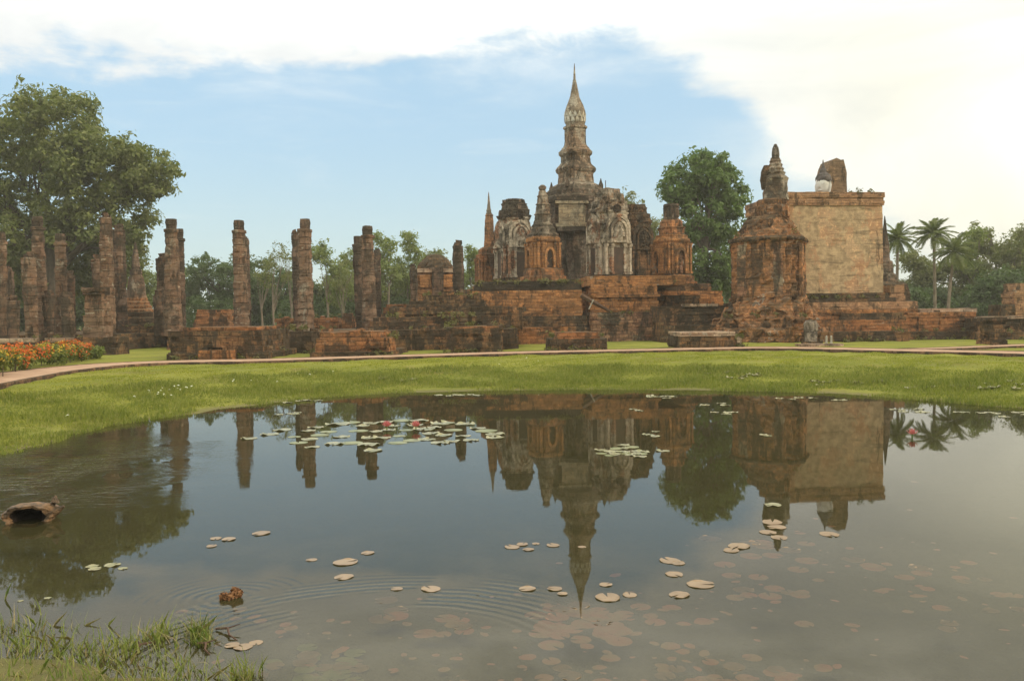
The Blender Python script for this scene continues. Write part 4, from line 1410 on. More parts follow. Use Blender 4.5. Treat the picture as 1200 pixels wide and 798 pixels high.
# shrine back wall fragment rising above the parapet
sx = W_ * 0.50 + 1.25
b = MB()
T0 = Matrix.Translation((sx, 2.9, mt - .1))
b.T = T0
ol = [(-.56, 0), (-.62, .5), (-.68, .95), (-.55, 1.3), (-.66, 1.75), (-.52, 2.15), (-.34, 2.5), (-.02, 2.66), (.26, 2.56), (.42, 2.6), (.56, 2.2), (.66, 1.7), (.63, 1.2), (.70, .6), (.66, 0)]
n = len(ol)
vs_ = []
for yy in (-.75, .85):
    for q, (a, c) in enumerate(ol):
        d = noise.noise_vector(Vector((a * 2, yy, c * 2))) * .06
        vs_.append((a + d.x, yy + d.y, c + d.z))
b.add(vs_, [tuple(range(n)), tuple(range(n, 2 * n))[::-1]] + [((i + 1) % n, i, n + i, n + (i + 1) % n) for i in range(n)])
b.build('back_fragment', M['fragment'], root)

# standing statue inside the shrine: its head shows above the parapet
hx = Matrix.Rotation(MR, 4, 'Z') @ Vector((sx - 1.22, 1.7, 0)) + Vector((MX, MY, 0))
root = thing('statue', 'white faced statue with dark hair looking out over the shrine parapet', 'statue', (hx.x, hx.y, .5 + mt - 3.2), R(-48))
b = MB()
b.loft([(.75, 0), (.85, 1.2), (1.0, 2.0), (.95, 2.5), (.5, 2.85), (.34, 3.0), (.33, 3.3)], [(a, c * .6) for a, c in circle(16)], .02, .3, .3)
b.build('body', M['buddha_face'], root, smooth=True)
hz = 3.25
b = MB()
b.loft([(.22, hz), (.36, hz + .12), (.46, hz + .35), (.50, hz + .62), (.50, hz + .9), (.44, hz + 1.12), (.28, hz + 1.3)], [(a * .92, c) for a, c in circle(18)], 0.0, .2, .2, sub=False)
b.add([(-.07, -.44, hz + .42), (.07, -.44, hz + .42), (0, -.62, hz + .45), (0, -.46, hz + .80), (-.05, -.40, hz + .8), (.05, -.40, hz + .8)], [(0, 1, 2), (0, 2, 3), (2, 1, 3), (0, 3, 4), (1, 5, 3)])
b.tube([(-.16, -.42, hz + .28), (0, -.47, hz + .27), (.16, -.42, hz + .28)], [.02, .04, .02], 6)
for s in (-1, 1):
    b.tube([(s * .30, -.36, hz + .70), (s * .18, -.44, hz + .67), (s * .08, -.45, hz + .70)], [.02, .04, .02], 6)
b.build('head', M['buddha_face'], root, smooth=True)
for s in (-1, 1):
    b = MB()
    b.tube([(s * .47, .02, hz + .85), (s * .50, .0, hz + .6), (s * .47, -.02, hz + .25), (s * .44, -.02, hz + .12)], [.05, .09, .06, .05], 7)
    b.build('ear', M['buddha_face'], root, smooth=True)
b = MB()
b.loft([(.50, hz + .82), (.545, hz + .95), (.53, hz + 1.12), (.42, hz + 1.33), (.25, hz + 1.45), (.24, hz + 1.6), (.13, hz + 1.75), (.06, hz + 2.05), (.02, hz + 2.3)], [(a * .95, c * 1.0 + .08) for a, c in circle(16)], .07, .2, .2, 3.0, sub=False)
b.build('hair', M['buddha_hair'], root)

# dark small chedi behind the shrine
x = xat(1037, 66)
root = thing('ruined_chedi', 'narrow dark conical chedi half hidden behind the shrine block', 'chedi', (x, 66, .5), .2)
tower_part(root, 'base', [(1.6, -.2), (1.5, 2.5), (1.3, 2.6), (1.2, 3.8), (.9, 4.0)], SQUARE, M['brick_dark'], .1, 105)
tower_part(root, 'spire', [(.9, 3.9), (.8, 4.6), (.62, 4.7), (.55, 5.6), (.40, 5.7), (.3, 7.0), (.12, 8.3), (.03, 9.1)], circle(12), M['stucco_dark'], .06, 106)

# ---- front red chedi
def tpc(root, name, prof, *a_, **k_):
    zs = [0, 1.5, 2.6, 5.0, 5.36, 6.5, 7.6, 8.85, 10.05, 11.1]
    zd = [0, 1.5, 2.7, 6.05, 6.4, 7.75, 8.8, 10.2, 11.4, 12.25]
    return tower_part(root, name, [(r, float(np.interp(z, zs, zd)) if z > 0 else z) for r, z in prof], *a_, **k_)


x = xat(907, 52.5, 380)
root = thing('brick_chedi', 'crumbling red brick chedi with a broken ringed spire in front of the tan shrine', 'chedi', (x, 53.5, .5), R(-24))
tpc(root, 'foot', [(3.6, -.2), (3.55, .8), (3.2, .85), (3.1, 1.4), (2.85, 1.5)], REDENT, M['brick_chedi'], .34, 111, .5)
tpc(root, 'base', [(2.75, 1.4), (2.6, 1.9), (2.3, 2.4), (2.15, 2.7)], REDENT, M['brick_chedi'], .28, 112, .4)
tpc(root, 'body', [(2.1, 2.6), (2.06, 4.9), (2.12, 5.0), (2.2, 5.1)], REDENT, M['brick_chedi'], .13, 113, .35)
tpc(root, 'eave', [(2.22, 5.05), (2.26, 5.18), (2.22, 5.28), (2.05, 5.36)], REDENT, M['brick_dark'], .12, 114, .4)
tpc(root, 'roof_slope', [(2.0, 5.3), (1.85, 5.5), (1.5, 5.85), (1.3, 6.2), (1.08, 6.5)], REDENT, M['brick_chedi'], .26, 115, .35)
tpc(root, 'neck', [(1.0, 6.45), (.98, 7.1), (.86, 7.2), (.9, 7.5), (.78, 7.6)], REDENT, M['brick_chedi'], .06, 116, .3, c=(.22, .1, 0))
tpc(root, 'bell', [(.80, 7.55), (.78, 7.8), (.74, 8.2), (.72, 8.6), (.78, 8.75), (.68, 8.85)], circle(16), M['tower'], .06, 117, .25, c=(.42, .19, 0))
prof = []
for i in range(5):
    rr = .66 - i * .085
    prof += [(rr, 8.75 + i * .25), (rr * 1.08, 8.85 + i * .25), (rr * .88, 8.95 + i * .25)]
tpc(root, 'ringed_spire', prof + [(.26, 10.05)], circle(14), M['tower'], .04, 118, .25, c=(.42, .19, 0))
tpc(root, 'finial', [(.22, 9.98), (.25, 10.3), (.2, 10.8), (.08, 11.1)], circle(10), M['grey_stone'], .03, 119, .25, c=(.42, .19, 0))
tpc(root, 'broken_flank', [(.34, 8.2), (.40, 8.7), (.34, 9.2), (.16, 9.6)], circle(9), M['brick_dark'], .16, 120, .3, c=(-.12, .05, 0))
for k, us in ((0, (-.75, -.25, .45)), (1, (-.6, .4)), (3, (-.5, .5))):
    for i, u in enumerate(us):
        b = MB()
        b.T = face_T(k, 2.06, 0)
        b.box((u * 2.0 * .9, .02, 4.35), (.5, .14, 3.1), 0, .04)
        b.build('plaster_pilaster', M['mottled'] if (i + k) % 2 == 0 else M['brick_chedi'], root)

# walls right of the chedi
mass('brick_wall', 'rough brown retaining wall running in front of the tan shrine', 'wall', pxrect(952, 1064, 50.5, 3.0), .5, 1.75, M['brick'], 121, crumble=.25, rub=6,
     parts=[('lower_step', pxrect(962, 1066, 49.4, 1.6), .35, 1.1, M['brick_dark'], .2), ('upper_course', pxrect(985, 1062, 51.2, 2.0), 1.7, 2.15, M['brick_dark'], .3)])
mass('brick_wall', 'long low red brick wall with a thin pale top behind the palm foot', 'wall', pxrect(1064, 1145, 52, 3.0, -.03), .5, 2.15, M['brick'], 122, crumble=.15, rub=4,
     parts=[('footing', pxrect(1062, 1148, 51, 1.4, -.03), .35, 1.0, M['brick_dark'], .2), ('top_course', pxrect(1072, 1145, 54, 1.0, -.03), 2.1, 2.38, M['coping'], .1)])
mass('brick_wall', 'dark low wall under a pale slab at the photo edge, behind the square pier', 'wall', pxrect(1146, 1290, 50, 3.0, -.04), .5, 1.75, M['brick_dark'], 123, crumble=.2,
     parts=[('slab', pxrect(1152, 1290, 49.9, 1.0, -.04), 1.74, 1.86, M['coping'], 0), ('footing', pxrect(1146, 1290, 49.3, 1.0, -.04), .35, .95, M['brick_dark'], .2)])
mass('brick_pier', 'squat dark square pier on the lawn beside the forked path', 'pier', pxrect(1159, 1179, 42.3, .85), .5, 1.72, M['brick_dark'], 124, jit=.03, seg=.4,
     parts=[('cap', pxrect(1157.5, 1180.5, 42.24, .97), 1.70, 1.86, M['column_dark'], 0), ('footing', pxrect(1156, 1182, 42.2, 1.1), .35, .72, M['brick_dark'], 0)])
mass('ruined_wall', 'tall broken tan wall end rising at the photo edge', 'wall', pxrect(1188, 1270, 60, 2.0, -.05), .5, 4.1, M['mondop_trim'], 125, crumble=.4, rub=3,
     parts=[('side_heap', pxrect(1172, 1192, 59.6, 1.8, -.05), .35, 2.6, M['brick_dark'], .5)])
# standing slab, kerb and two markers
x = xat(950.5, 46.2)
root = thing('stone_slab', 'upright grey stone slab standing on the lawn before the red chedi', 'slab', (x, 46.2, .5), .08)
b = MB()
ol = [(-.30, 0), (-.36, .75), (-.38, 1.15), (-.28, 1.31), (0, 1.37), (.26, 1.30), (.34, 1.1), (.31, .6), (.24, 0)]
n = len(ol)
vs_ = [(a, yy, c - .02) for yy in (-.11, .12) for a, c in ol]
b.add(vs_, [tuple(range(n)), tuple(range(n, 2 * n))[::-1]] + [((i + 1) % n, i, n + i, n + (i + 1) % n) for i in range(n)])
b.build('slab', M['grey_stone'], root)
b = MB()
b.box((.05, .02, .08), (1.0, .5, .2), 0, .03)
b.build('foot', M['brick_dark'], root)
mk = None
for i, (px, lb) in enumerate(((968.5, 'short pale marker post nearer the upright slab'), (974, 'short pale marker post farther from the upright slab'))):
    x = xat(px, 45.6)
    root = thing('marker_post', lb, 'post', (x, 45.6, .5), 0, 'small pale marker posts')
    b = MB()
    b.box((0, 0, .20), (.11, .09, .44), .1, .008, .15)
    b.build('shaft', M['white_paint'], root)
    b = MB()
    b.tube([(0, 0, .41), (0, 0, .47), (0, 0, .5)], [.06, .045, .01], 8)
    b.build('cap', M['white_paint'], root)
k = MB()
k.courses([(p[0] - xat(965, 43.4), p[1] - 43.4) for p in pxrect(938, 989, 43.2, .9)], -.1, .13, .12, .02, 0, .5, 0, 130)
o = k.build('kerb_stones', M['coping'], None, (xat(965, 43.4), 43.4, .5))
tag(o, 'low pale kerb of stones lying in the grass below the upright slab', 'kerb')


# ------------------------------------------------------------------ trees
def leaf_cloud(cent, rad, per, size, rng, flat=0.75, up=0.35):
    """vertices and faces of many small leaf blades gathered round the cluster centres"""
    n = len(cent) * per
    c = np.repeat(cent, per, 0)
    r = np.repeat(rad, per)
    g = rng.normal(0, 1, (n, 3))
    g /= np.linalg.norm(g, axis=1)[:, None]
    rr = rng.uniform(0, 1, n) ** 0.55
    p = c + g * (r * rr)[:, None] * np.array([1, 1, flat])
    nrm = g * 0.75 + rng.normal(0, 0.5, (n, 3)) + np.array([0, 0, up])
    nrm /= np.linalg.norm(nrm, axis=1)[:, None]
    a = np.cross(nrm, rng.normal(0, 1, (n, 3)))
    a /= np.linalg.norm(a, axis=1)[:, None] + 1e-9
    b = np.cross(nrm, a)
    s = size * rng.uniform(0.55, 1.35, n)
    L, W = a * s[:, None], b * (s * 0.42)[:, None]
    bend = nrm * (s * 0.18)[:, None]
    v = np.stack([p - L, p + W + bend, p + L, p - W + bend], 1).reshape(-1, 3)
    f = np.arange(n * 4)
    return v, f


def tree(name, label, loc, crown, trunk_r, fork, per, leaf, leafm, barkm, seed, group=None, crad=1.0, nlimb=14, shell=0.45, lean=(0, 0), low=None):
    """crown: ellipsoids (x, y, z, rx, ry, rz, clusters) in metres above the foot"""
    rng = np.random.default_rng(seed)
    rnd = random.Random(seed)
    root = thing(name, label, 'tree', loc, 0, group)
    C, RAD = [], []
    for (ex, ey, ez, rx, ry, rz, k) in crown:
        g = rng.normal(0, 1, (k, 3))
        g /= np.linalg.norm(g, axis=1)[:, None]
        rr = shell + (1 - shell) * rng.uniform(0, 1, k) ** 0.6
        p = np.array([ex, ey, ez]) + g * rr[:, None] * np.array([rx, ry, rz])
        # uneven outline: push clusters in and out along a noise field
        for i in range(k):
            d = 1 + 0.20 * noise.noise(Vector((g[i][0] * 2.2 + seed, g[i][1] * 2.2, g[i][2] * 2.2)))
            p[i] = np.array([ex, ey, ez]) + (p[i] - np.array([ex, ey, ez])) * d
        C.append(p)
        RAD.append(crad * rng.uniform(0.55, 1.25, k))
    C, RAD = np.concatenate(C), np.concatenate(RAD)
    if low is not None:
        ok = C[:, 2] > low
        C, RAD = C[ok], RAD[ok]
    v, f = leaf_cloud(C, RAD, per, leaf, rng)
    # loose sprays outside the clusters
    v2, f2 = leaf_cloud(C[rng.integers(0, len(C), len(C) // 2)] + rng.normal(0, 0.5, (len(C) // 2, 3)) * crad, RAD[: len(C) // 2] * 0.55, max(4, per // 5), leaf, rng)
    v = np.concatenate([v, v2])
    me = np_mesh('crown', v, np.arange(len(v)), 4, leafm)
    o = bpy.data.objects.new('crown', me)
    COL.objects.link(o)
    o.parent = root
    # trunk, forks and limbs: one continuous set of tapered tubes
    b = MB()
    F = Vector((lean[0], lean[1], fork))
    tp = []
    for i in range(7):
        u = i / 6
        tp.append((F.x * u + 0.12 * trunk_r * math.sin(5 * u + seed), F.y * u, fork * u - 0.2 * (1 - u)))
    b.tube(tp, [trunk_r * (1.45 if i == 0 else 1.12 - 0.45 * i / 6) for i in range(7)], 10)
    order = list(range(len(C)))
    rnd.shuffle(order)
    tips = order[:nlimb * 4]
    mains = order[:nlimb]
    for m in mains:
        e = Vector(C[m])
        s = F * rnd.uniform(0.60, 1.0)
        mid = s.lerp(e, 0.45) + Vector((0, 0, (e - s).length * 0.13)) + Vector((rnd.uniform(-.4, .4), rnd.uniform(-.4, .4), 0))
        b.tube([s, s.lerp(mid, .55) + Vector((0, 0, .1)), mid, mid.lerp(e, .55), e], [trunk_r * .42, trunk_r * .30, trunk_r * .18, trunk_r * .10, trunk_r * .03], 6, False)
        near = sorted(tips, key=lambda q: (Vector(C[q]) - e).length)[1:4]
        for q in near:
            e2 = Vector(C[q])
            s2 = mid.lerp(e, .3)
            b.tube([s2, s2.lerp(e2, .5) + Vector((0, 0, .15)), e2], [trunk_r * .14, trunk_r * .08, trunk_r * .025], 5, False)
    b.build('trunk', barkm, root)
    return root


def foot(px, Y):
    return (xat(px, Y, 370), Y, 0.5)


# the big tree on the column side
D = 84
x0 = xat(62, D, 370)
def cz(y, D_, px=60):
    return zat(px, y, D_) - 0.5
cx_ = lambda px: xat(px, D, 250) - x0
k = D / FPX
tree('broad_tree', 'huge spreading old tree rising over the column cluster', (x0, D, .5),
     [(cx_(70), 0, cz(160, D), 52 * k, 5.5, 62 * k, 120), (cx_(-15), 1, cz(180, D), 62 * k, 6.0, 66 * k, 120), (cx_(130), -1, cz(205, D), 62 * k, 5.0, 46 * k, 110), (cx_(178), -1, cz(212, D), 42 * k, 3.5, 30 * k, 55),
      (cx_(110), 0, cz(265, D), 70 * k, 5.0, 36 * k, 70), (cx_(10), 0, cz(275, D), 80 * k, 5.5, 44 * k, 110), (cx_(-90), 2, cz(215, D), 70 * k, 6, 75 * k, 70), (cx_(15), 3, cz(325, D), 85 * k, 5, 28 * k, 80), (cx_(30), 4, cz(300, D), 100 * k, 4, 40 * k, 110), (cx_(120), 3, cz(305, D), 34 * k, 3, 34 * k, 40)],
     0.75, cz(290, D), 78, 0.26, M['leaf_big'], M['bark_dark'], 11, None, 1.25, 26, 0.35)
# bright green tree between the temple and the red chedi
D = 86
x0 = xat(826, D, 370)
k = D / FPX
cx_ = lambda px: xat(px, D, 250) - x0
czz = lambda y: zat(826, y, D) - 0.5
tree('round_tree', 'full green tree standing between the orange chedi and the red chedi', (x0, D, .5),
     [(cx_(822), 0, czz(205), 36 * k, 4.0, 26 * k, 75), (cx_(800), 0, czz(222), 28 * k, 3.5, 24 * k, 40), (cx_(850), 0, czz(222), 26 * k, 3.5, 26 * k, 45), (cx_(828), 0, czz(250), 44 * k, 4.5, 34 * k, 95),
      (cx_(832), 0, czz(300), 42 * k, 4.0, 46 * k, 100), (cx_(845), 0, czz(330), 36 * k, 3.5, 30 * k, 50), (cx_(800), 1, czz(330), 30 * k, 3.5, 30 * k, 30)],
     0.5, czz(290), 62, 0.25, M['leaf_mango'], M['bark'], 12, None, .86, 24, 0.42)

# background trees: prototypes
GT = 'trees at the back of the ruins'


def bg_tree(px, ytop, D, wpx, label, kind, seed, base_y=None, name=None):
    x = xat(px, D, 370)
    H = zat(px, ytop, D) - 0.5
    w_ = wpx * D / FPX
    if kind == 'dome':
        return tree(name or 'rain_tree', label, (x, D, .5), [(0, 0, H * .62, w_ * .46, w_ * .3, H * .38, 150), (-w_ * .22, 0, H * .42, w_ * .28, w_ * .2, H * .3, 70), (w_ * .22, 0, H * .42, w_ * .28, w_ * .2, H * .3, 70)],
                    .45, H * .35, 60, .24, M['leaf_dark'], M['bark_dark'], seed, GT, 1.0, 12, .5)
    if kind == 'airy':
        rnd = random.Random(seed)
        cr = []
        for i in range(7):
            u = i / 6
            cr.append((rnd.uniform(-.3, .3) * w_, rnd.uniform(-.2, .2) * w_, H * (.42 + .52 * u), w_ * rnd.uniform(.16, .28), w_ * .22, H * .10, 13))
        return tree(name or 'airy_tree', label, (x, D, .5), cr, .16, H * .5, 34, .20, M['leaf_light'], M['bark'], seed, GT, .85, 9, .2, (rnd.uniform(-.5, .5), 0))
    if kind == 'olive':
        rnd = random.Random(seed)
        cr = [(rnd.uniform(-.3, .3) * w_, rnd.uniform(-.2, .2) * w_, H * (.35 + .55 * i / 5), w_ * rnd.uniform(.22, .34), w_ * .26, H * .14, 24) for i in range(6)]
        return tree(name or 'olive_tree', label, (x, D, .5), cr, .25, H * .45, 42, .22, M['leaf_olive'], M['bark'], seed, GT, .95, 12, .3)
    if kind == 'bare':
        rnd = random.Random(seed)
        cr = [(rnd.uniform(-.35, .35) * w_, 0, H * (.68 + .27 * i / 3), w_ * .25, w_ * .25, H * .08, 7) for i in range(4)]
        return tree(name or 'thin_tree', label, (x, D, .5), cr, .13, H * .35, 14, .16, M['leaf_olive'], M['bark'], seed, GT, .7, 7, .2, (rnd.uniform(-.4, .4), 0))
    if kind == 'bush':
        return tree(name or 'shrub', label, (x, D, .5), [(0, 0, H * .45, w_ * .5, w_ * .3, H * .5, 60), (w_ * .2, 0, H * .3, w_ * .35, w_ * .3, H * .35, 40)], .12, H * .25, 42, .22, M['leaf_dark'], M['bark_dark'], seed, GT, .9, 8, .3)


bgl = [
    (268, 298, 112, 140, 'wide dark dome crowned rain tree behind the lone broad column', 'dome'),
    (330, 318, 108, 110, 'dark green crown filling the gap between the second and third tall columns', 'dome'),
    (212, 318, 118, 60, 'pale green small tree seen just past the tallest grey column', 'airy'),
    (322, 288, 90, 44, 'thin pale trunked tree with a sparse crown beside the rain tree', 'bare'),
    (343, 296, 88, 34, 'thin forked pale tree close to the red brown column', 'bare'),
    (308, 300, 92, 30, 'slender leaning pale tree in front of the rain tree crown', 'bare'),
    (385, 286, 98, 60, 'light leafy tree just right of the red brown column', 'airy'),
    (402, 304, 94, 46, 'pale stemmed small tree in front of the light leafy trees', 'bare'),
    (412, 293, 104, 50, 'light green tree left of the close column pair', 'airy'),
    (455, 272, 100, 56, 'tall light green tree right of the close column pair', 'airy'),
    (478, 274, 104, 50, 'tall airy tree left of the domed chapel', 'airy'),
    (500, 296, 108, 60, 'olive tree rising over the domed chapel', 'olive'),
    (556, 290, 102, 40, 'small airy tree between the grey round column and the needle chedi', 'airy'),
    (535, 330, 108, 60, 'dark low shrubs behind the grey round column', 'bush'),
    (432, 316, 112, 110, 'olive thicket behind the close column pair', 'olive'),
    (380, 325, 110, 90, 'dull green thicket behind the red brown column', 'olive'),
    (470, 326, 112, 90, 'dull green thicket left of the domed chapel', 'olive'),
    (350, 345, 100, 70, 'dark shrub at the foot of the thin pale trees', 'bush'),
    (250, 345, 104, 80, 'dark shrub under the rain tree', 'bush'),
    (410, 348, 102, 80, 'dark shrub below the light leafy trees', 'bush'),
    (470, 345, 104, 70, 'dark shrub below the tall airy tree', 'bush'),
    (170, 320, 104, 50, 'thin leafed tree behind the small bell chedi', 'airy'),
    (722, 234, 96, 44, 'green tree showing over the pale stucco tower', 'olive'),
    (750, 230, 92, 50, 'green tree showing over the blackened brick tower', 'olive'),
    (765, 262, 98, 60, 'dense green tree behind the orange chedi', 'olive'),
    (1075, 296, 100, 60, 'olive tree behind the two nearer palms', 'olive'),
    (1142, 268, 96, 46, 'airy hazy tree right of the leaning palm', 'airy'),
    (1168, 264, 100, 60, 'tall olive tree near the photo edge', 'olive'),
    (1196, 266, 94, 60, 'tall dull green tree at the very photo edge', 'olive'),
    (1240, 262, 98, 80, 'tall tree beyond the photo edge', 'olive'),
    (1140, 305, 98, 90, 'dark thicket under the airy hazy tree', 'olive'),
    (1185, 318, 90, 90, 'dark thicket behind the broken tan wall', 'dome'),
    (1068, 330, 94, 60, 'dark shrub at the foot of the palm beside the shrine', 'bush'),
    (1105, 325, 98, 90, 'broad dark shrub behind the palm trunks', 'bush'),
    (1150, 332, 90, 80, 'dark shrub behind the squat square pier', 'bush'),
    (-40, 300, 100, 120, 'dark tree beyond the photo edge behind the columns', 'dome'),
    (100, 330, 106, 100, 'dark thicket behind the bell chedi and column cluster', 'dome'),
    (30, 335, 104, 100, 'dark thicket behind the tall grey holed column', 'dome'),
]
for i, (px, yt, D, w_, lb, kd) in enumerate(bgl):
    bg_tree(px, yt, D, w_, lb, kd, 100 + i)


# ------------------------------------------------------------------ palms
def frond_mesh(seed):
    rnd = random.Random(seed)
    b = MB()
    L = 2.5
    pts = []
    for i in range(11):
        u = i / 10
        pts.append(Vector((L * u * (1 - .12 * u), 0, 0.55 * u - 1.35 * u * u)))
    b.tube(pts, [.045 * (1 - .85 * i / 10) + .006 for i in range(11)], 5)
    for i in range(34):
        u = .14 + .85 * i / 33
        j = min(9, int(u * 10))
        p = pts[j].lerp(pts[j + 1], u * 10 - j)
        ll = .62 * math.sin(math.pi * (0.12 + .80 * u)) ** .6
        for s in (-1, 1):
            tip = p + Vector((ll * .55, s * ll * .72, -ll * rnd.uniform(.30, .65)))
            m = p.lerp(tip, .5) + Vector((0, 0, .06))
            b.add([p - Vector((.02, 0, 0)), p + Vector((.03, 0, 0)), m + Vector((.03, 0, 0)), tip, m - Vector((.03, 0, 0))], [(0, 1, 2, 3, 4)])
    me = bpy.data.meshes.new('frond')
    me.from_pydata(b.v, [], b.f)
    me.materials.append(M['leaf_palm'])
    return me


FR = [frond_mesh(s) for s in (1, 2, 3)]


def palm(px, ycrown, D, label, lean, seed, sc=1.0):
    rnd = random.Random(seed)
    x = xat(px, D, ycrown)
    H = zat(px, ycrown, D) - .5
    root = thing('palm_tree', label, 'palm', (x - lean, D, .5), 0, 'coconut palms beside the shrine')
    b = MB()
    pts = [(lean * (i / 9) ** 1.6, 0, H * i / 9 - .2 * (i == 0)) for i in range(10)]
    b.tube(pts, [.22 if i == 0 else .16 - .05 * i / 9 for i in range(10)], 9)
    b.build('trunk', M['bark'], root)
    for i in range(30):
        o = bpy.data.objects.new('frond', FR[i % 3])
        COL.objects.link(o)
        o.parent = root
        o.location = (lean, 0, H)
        tier = i / 30
        o.rotation_euler = (rnd.uniform(-.3, .3), R(-78 + 118 * tier + rnd.uniform(-10, 10)), i * 2.399 + rnd.uniform(-.2, .2))
        s = sc * rnd.uniform(.85, 1.1)
        o.scale = (s, s, s)
    return root


palm(1052, 281, 78, 'coconut palm nearest the shrine, crown level with the wall top behind', .1, 1, .78)
palm(1094, 275, 80, 'tallest coconut palm with a straight pale trunk, middle of three', -.15, 2, .84)
palm(1118, 296, 76, 'lower coconut palm with a leaning trunk and drooping fronds', .6, 3, .88)

# ------------------------------------------------------------------ flower hedge by the path
rng = np.random.default_rng(5)
hp = [gpt(-130, 478, .5), gpt(-60, 458, .5), gpt(0, 440, .5), gpt(45, 431, .5), gpt(80, 424.5, .5), gpt(104, 420.5, .5)]
hp = [Vector((p.x, p.y, .45)) + Vector((p.x, p.y, 0)).normalized() * .9 for p in hp]
cent, rads = [], []
for i in range(len(hp) - 1):
    for _ in range(44):
        u = rng.uniform()
        p = hp[i].lerp(hp[i + 1], u)
        nn = (hp[i + 1] - hp[i]).normalized()
        q = rng.uniform(-.75, .75)
        e = 1.0 if i < 4 else 1.0 - .45 * u
        zt = (.28 + .62 * rng.uniform() ** .6 * (1 - .35 * abs(q)) + .10 * noise.noise(p * .9)) * e
        cent.append((p.x - nn.y * q, p.y + nn.x * q, .45 + zt))
        rads.append(rng.uniform(.16, .3))
cent, rads = np.array(cent), np.array(rads)
root = thing('flower_hedge', 'bushy green hedge with orange red and yellow flowers along the brick path', 'hedge', (hp[2].x, hp[2].y, .5))
o_ = np.array([hp[2].x, hp[2].y, .5])
v, f = leaf_cloud(cent - o_, rads, 110, .075, rng, 1.0, .5)
o = bpy.data.objects.new('foliage', np_mesh('foliage', v, f, 4, M['leaf_hedge']))
COL.objects.link(o)
o.parent = root
sel = rng.uniform(size=len(cent))
key = np.array([noise.noise(Vector((c[0] * .55, c[1] * .55, 2.0))) for c in cent])
for nm, mt, mask, per in (('red_flowers', 'petal_red', (key > -.05) & (cent[:, 2] > .65), 60), ('yellow_flowers', 'petal_yellow', (key <= .1) & (cent[:, 2] > .9) & (sel > .2), 26)):
    v, f = leaf_cloud(cent[mask] - o_ + np.array([0, 0, .08]), rads[mask] * 1.12, per, .062, rng, .9, .6)
    o = bpy.data.objects.new(nm, np_mesh(nm, v, f, 4, M[mt]))
    COL.objects.link(o)
    o.parent = root
    o['kind'] = 'stuff'
b = MB()
for i in range(0, len(cent), 4):
    c = cent[i] - o_
    b.tube([(c[0] * 1.0, c[1], -.1), (c[0] + .03, c[1], c[2] * .6), tuple(c)], [.02, .015, .008], 4)
o = b.build('stems', M['bark_dark'], root)
o['kind'] = 'stuff'

# ------------------------------------------------------------------ things on and in the water
def pad_proto(seed, r, curl=.0):
    rnd = random.Random(seed)
    n = 20
    vs_, fs_ = [(0, 0, .004)], []
    for k in range(n + 1):
        a = .18 + (2 * math.pi - .36) * k / n
        rr = r * (1 + .05 * noise.noise(Vector((math.cos(a) * 2, math.sin(a) * 2, seed))))
        vs_.append((rr * .72 * math.cos(a), rr * .72 * math.sin(a), .004))
    for k in range(n + 1):
        a = .18 + (2 * math.pi - .36) * k / n
        rr = r * (1 + .07 * noise.noise(Vector((math.cos(a) * 2, math.sin(a) * 2, seed))))
        up = curl * max(0, noise.noise(Vector((math.cos(a) * 1.3, math.sin(a) * 1.3, seed * 2.0))) + .1)
        vs_.append((rr * math.cos(a), rr * math.sin(a), .003 + up))
    m = n + 1
    for k in range(n):
        fs_.append((0, 1 + k, 2 + k))
        fs_.append((1 + k, 1 + m + k, 2 + m + k, 2 + k))
    t0 = len(vs_)
    vs_ += [(x, y, z - .006) for x, y, z in vs_]
    fs_ += [tuple(i + t0 for i in q)[::-1] for q in fs_]
    for k in range(n):
        fs_.append((1 + m + k, t0 + 1 + m + k, t0 + 2 + m + k, 2 + m + k))
    me = bpy.data.meshes.new('lily_pad')
    me.from_pydata(vs_, [], fs_)
    return me


PADS = {}
for mk in ('pad_pale', 'pad_green', 'pad_brown', 'pad_red'):
    PADS[mk] = []
    for s in range(3):
        me = pad_proto(s + 1, .5, .10 if mk == 'pad_pale' else .05 if mk == 'pad_brown' else 0.015)
        me.materials.append(M[mk])
        PADS[mk].append(me)


def pad(px, py, wpx, mk, label, group, z=.002, rnd=random.Random(77), squash=1.0):
    g = gpt(px, py)
    D = g.y
    o = bpy.data.objects.new('lily_pad', rnd.choice(PADS[mk]))
    COL.objects.link(o)
    s = wpx * D / FPX * rnd.uniform(.85, 1.15)
    o.location = (g.x, g.y, z + rnd.uniform(0, .004))
    o.rotation_euler.z = rnd.uniform(0, 6.28)
    o.scale = (s, s * squash, min(1.0, s * 1.2))
    tag(o, label, 'lily pad', group)
    return o


rp = random.Random(21)
# the crowded patch with the two blooms
L1, G1 = 'pale round lily pad in the crowded patch around the two pink blooms', 'pads in the patch with two pink blooms'
spots = [(292, 514, 18), (316, 509, 20), (370, 501, 22), (396, 497, 26), (411, 495, 22), (361, 505, 20), (362, 515, 20), (366, 524, 18), (436, 496, 26), (452, 495, 20), (471, 493, 26), (490, 493, 26),
         (519, 496, 26), (545, 497, 26), (531, 504, 26), (570, 505, 26), (580, 509, 22), (580, 513, 20), (543, 511, 16), (437, 528, 26), (432, 521, 24), (434, 513, 22), (448, 513, 20), (468, 511, 18), (476, 504, 20),
         (497, 503, 24), (508, 501, 20), (345, 512, 18), (330, 504, 22), (455, 504, 20), (420, 505, 24), (440, 506, 18), (516, 519, 22), (500, 515, 24), (483, 516, 20), (560, 502, 20), (400, 512, 22), (385, 506, 20),
         (412, 519, 24), (392, 520, 22), (530, 517, 20), (552, 516, 18), (466, 519, 20), (350, 519, 20), (375, 510, 22), (425, 499, 18), (505, 508, 20), (520, 510, 20), (486, 498, 20), (462, 499, 18)]
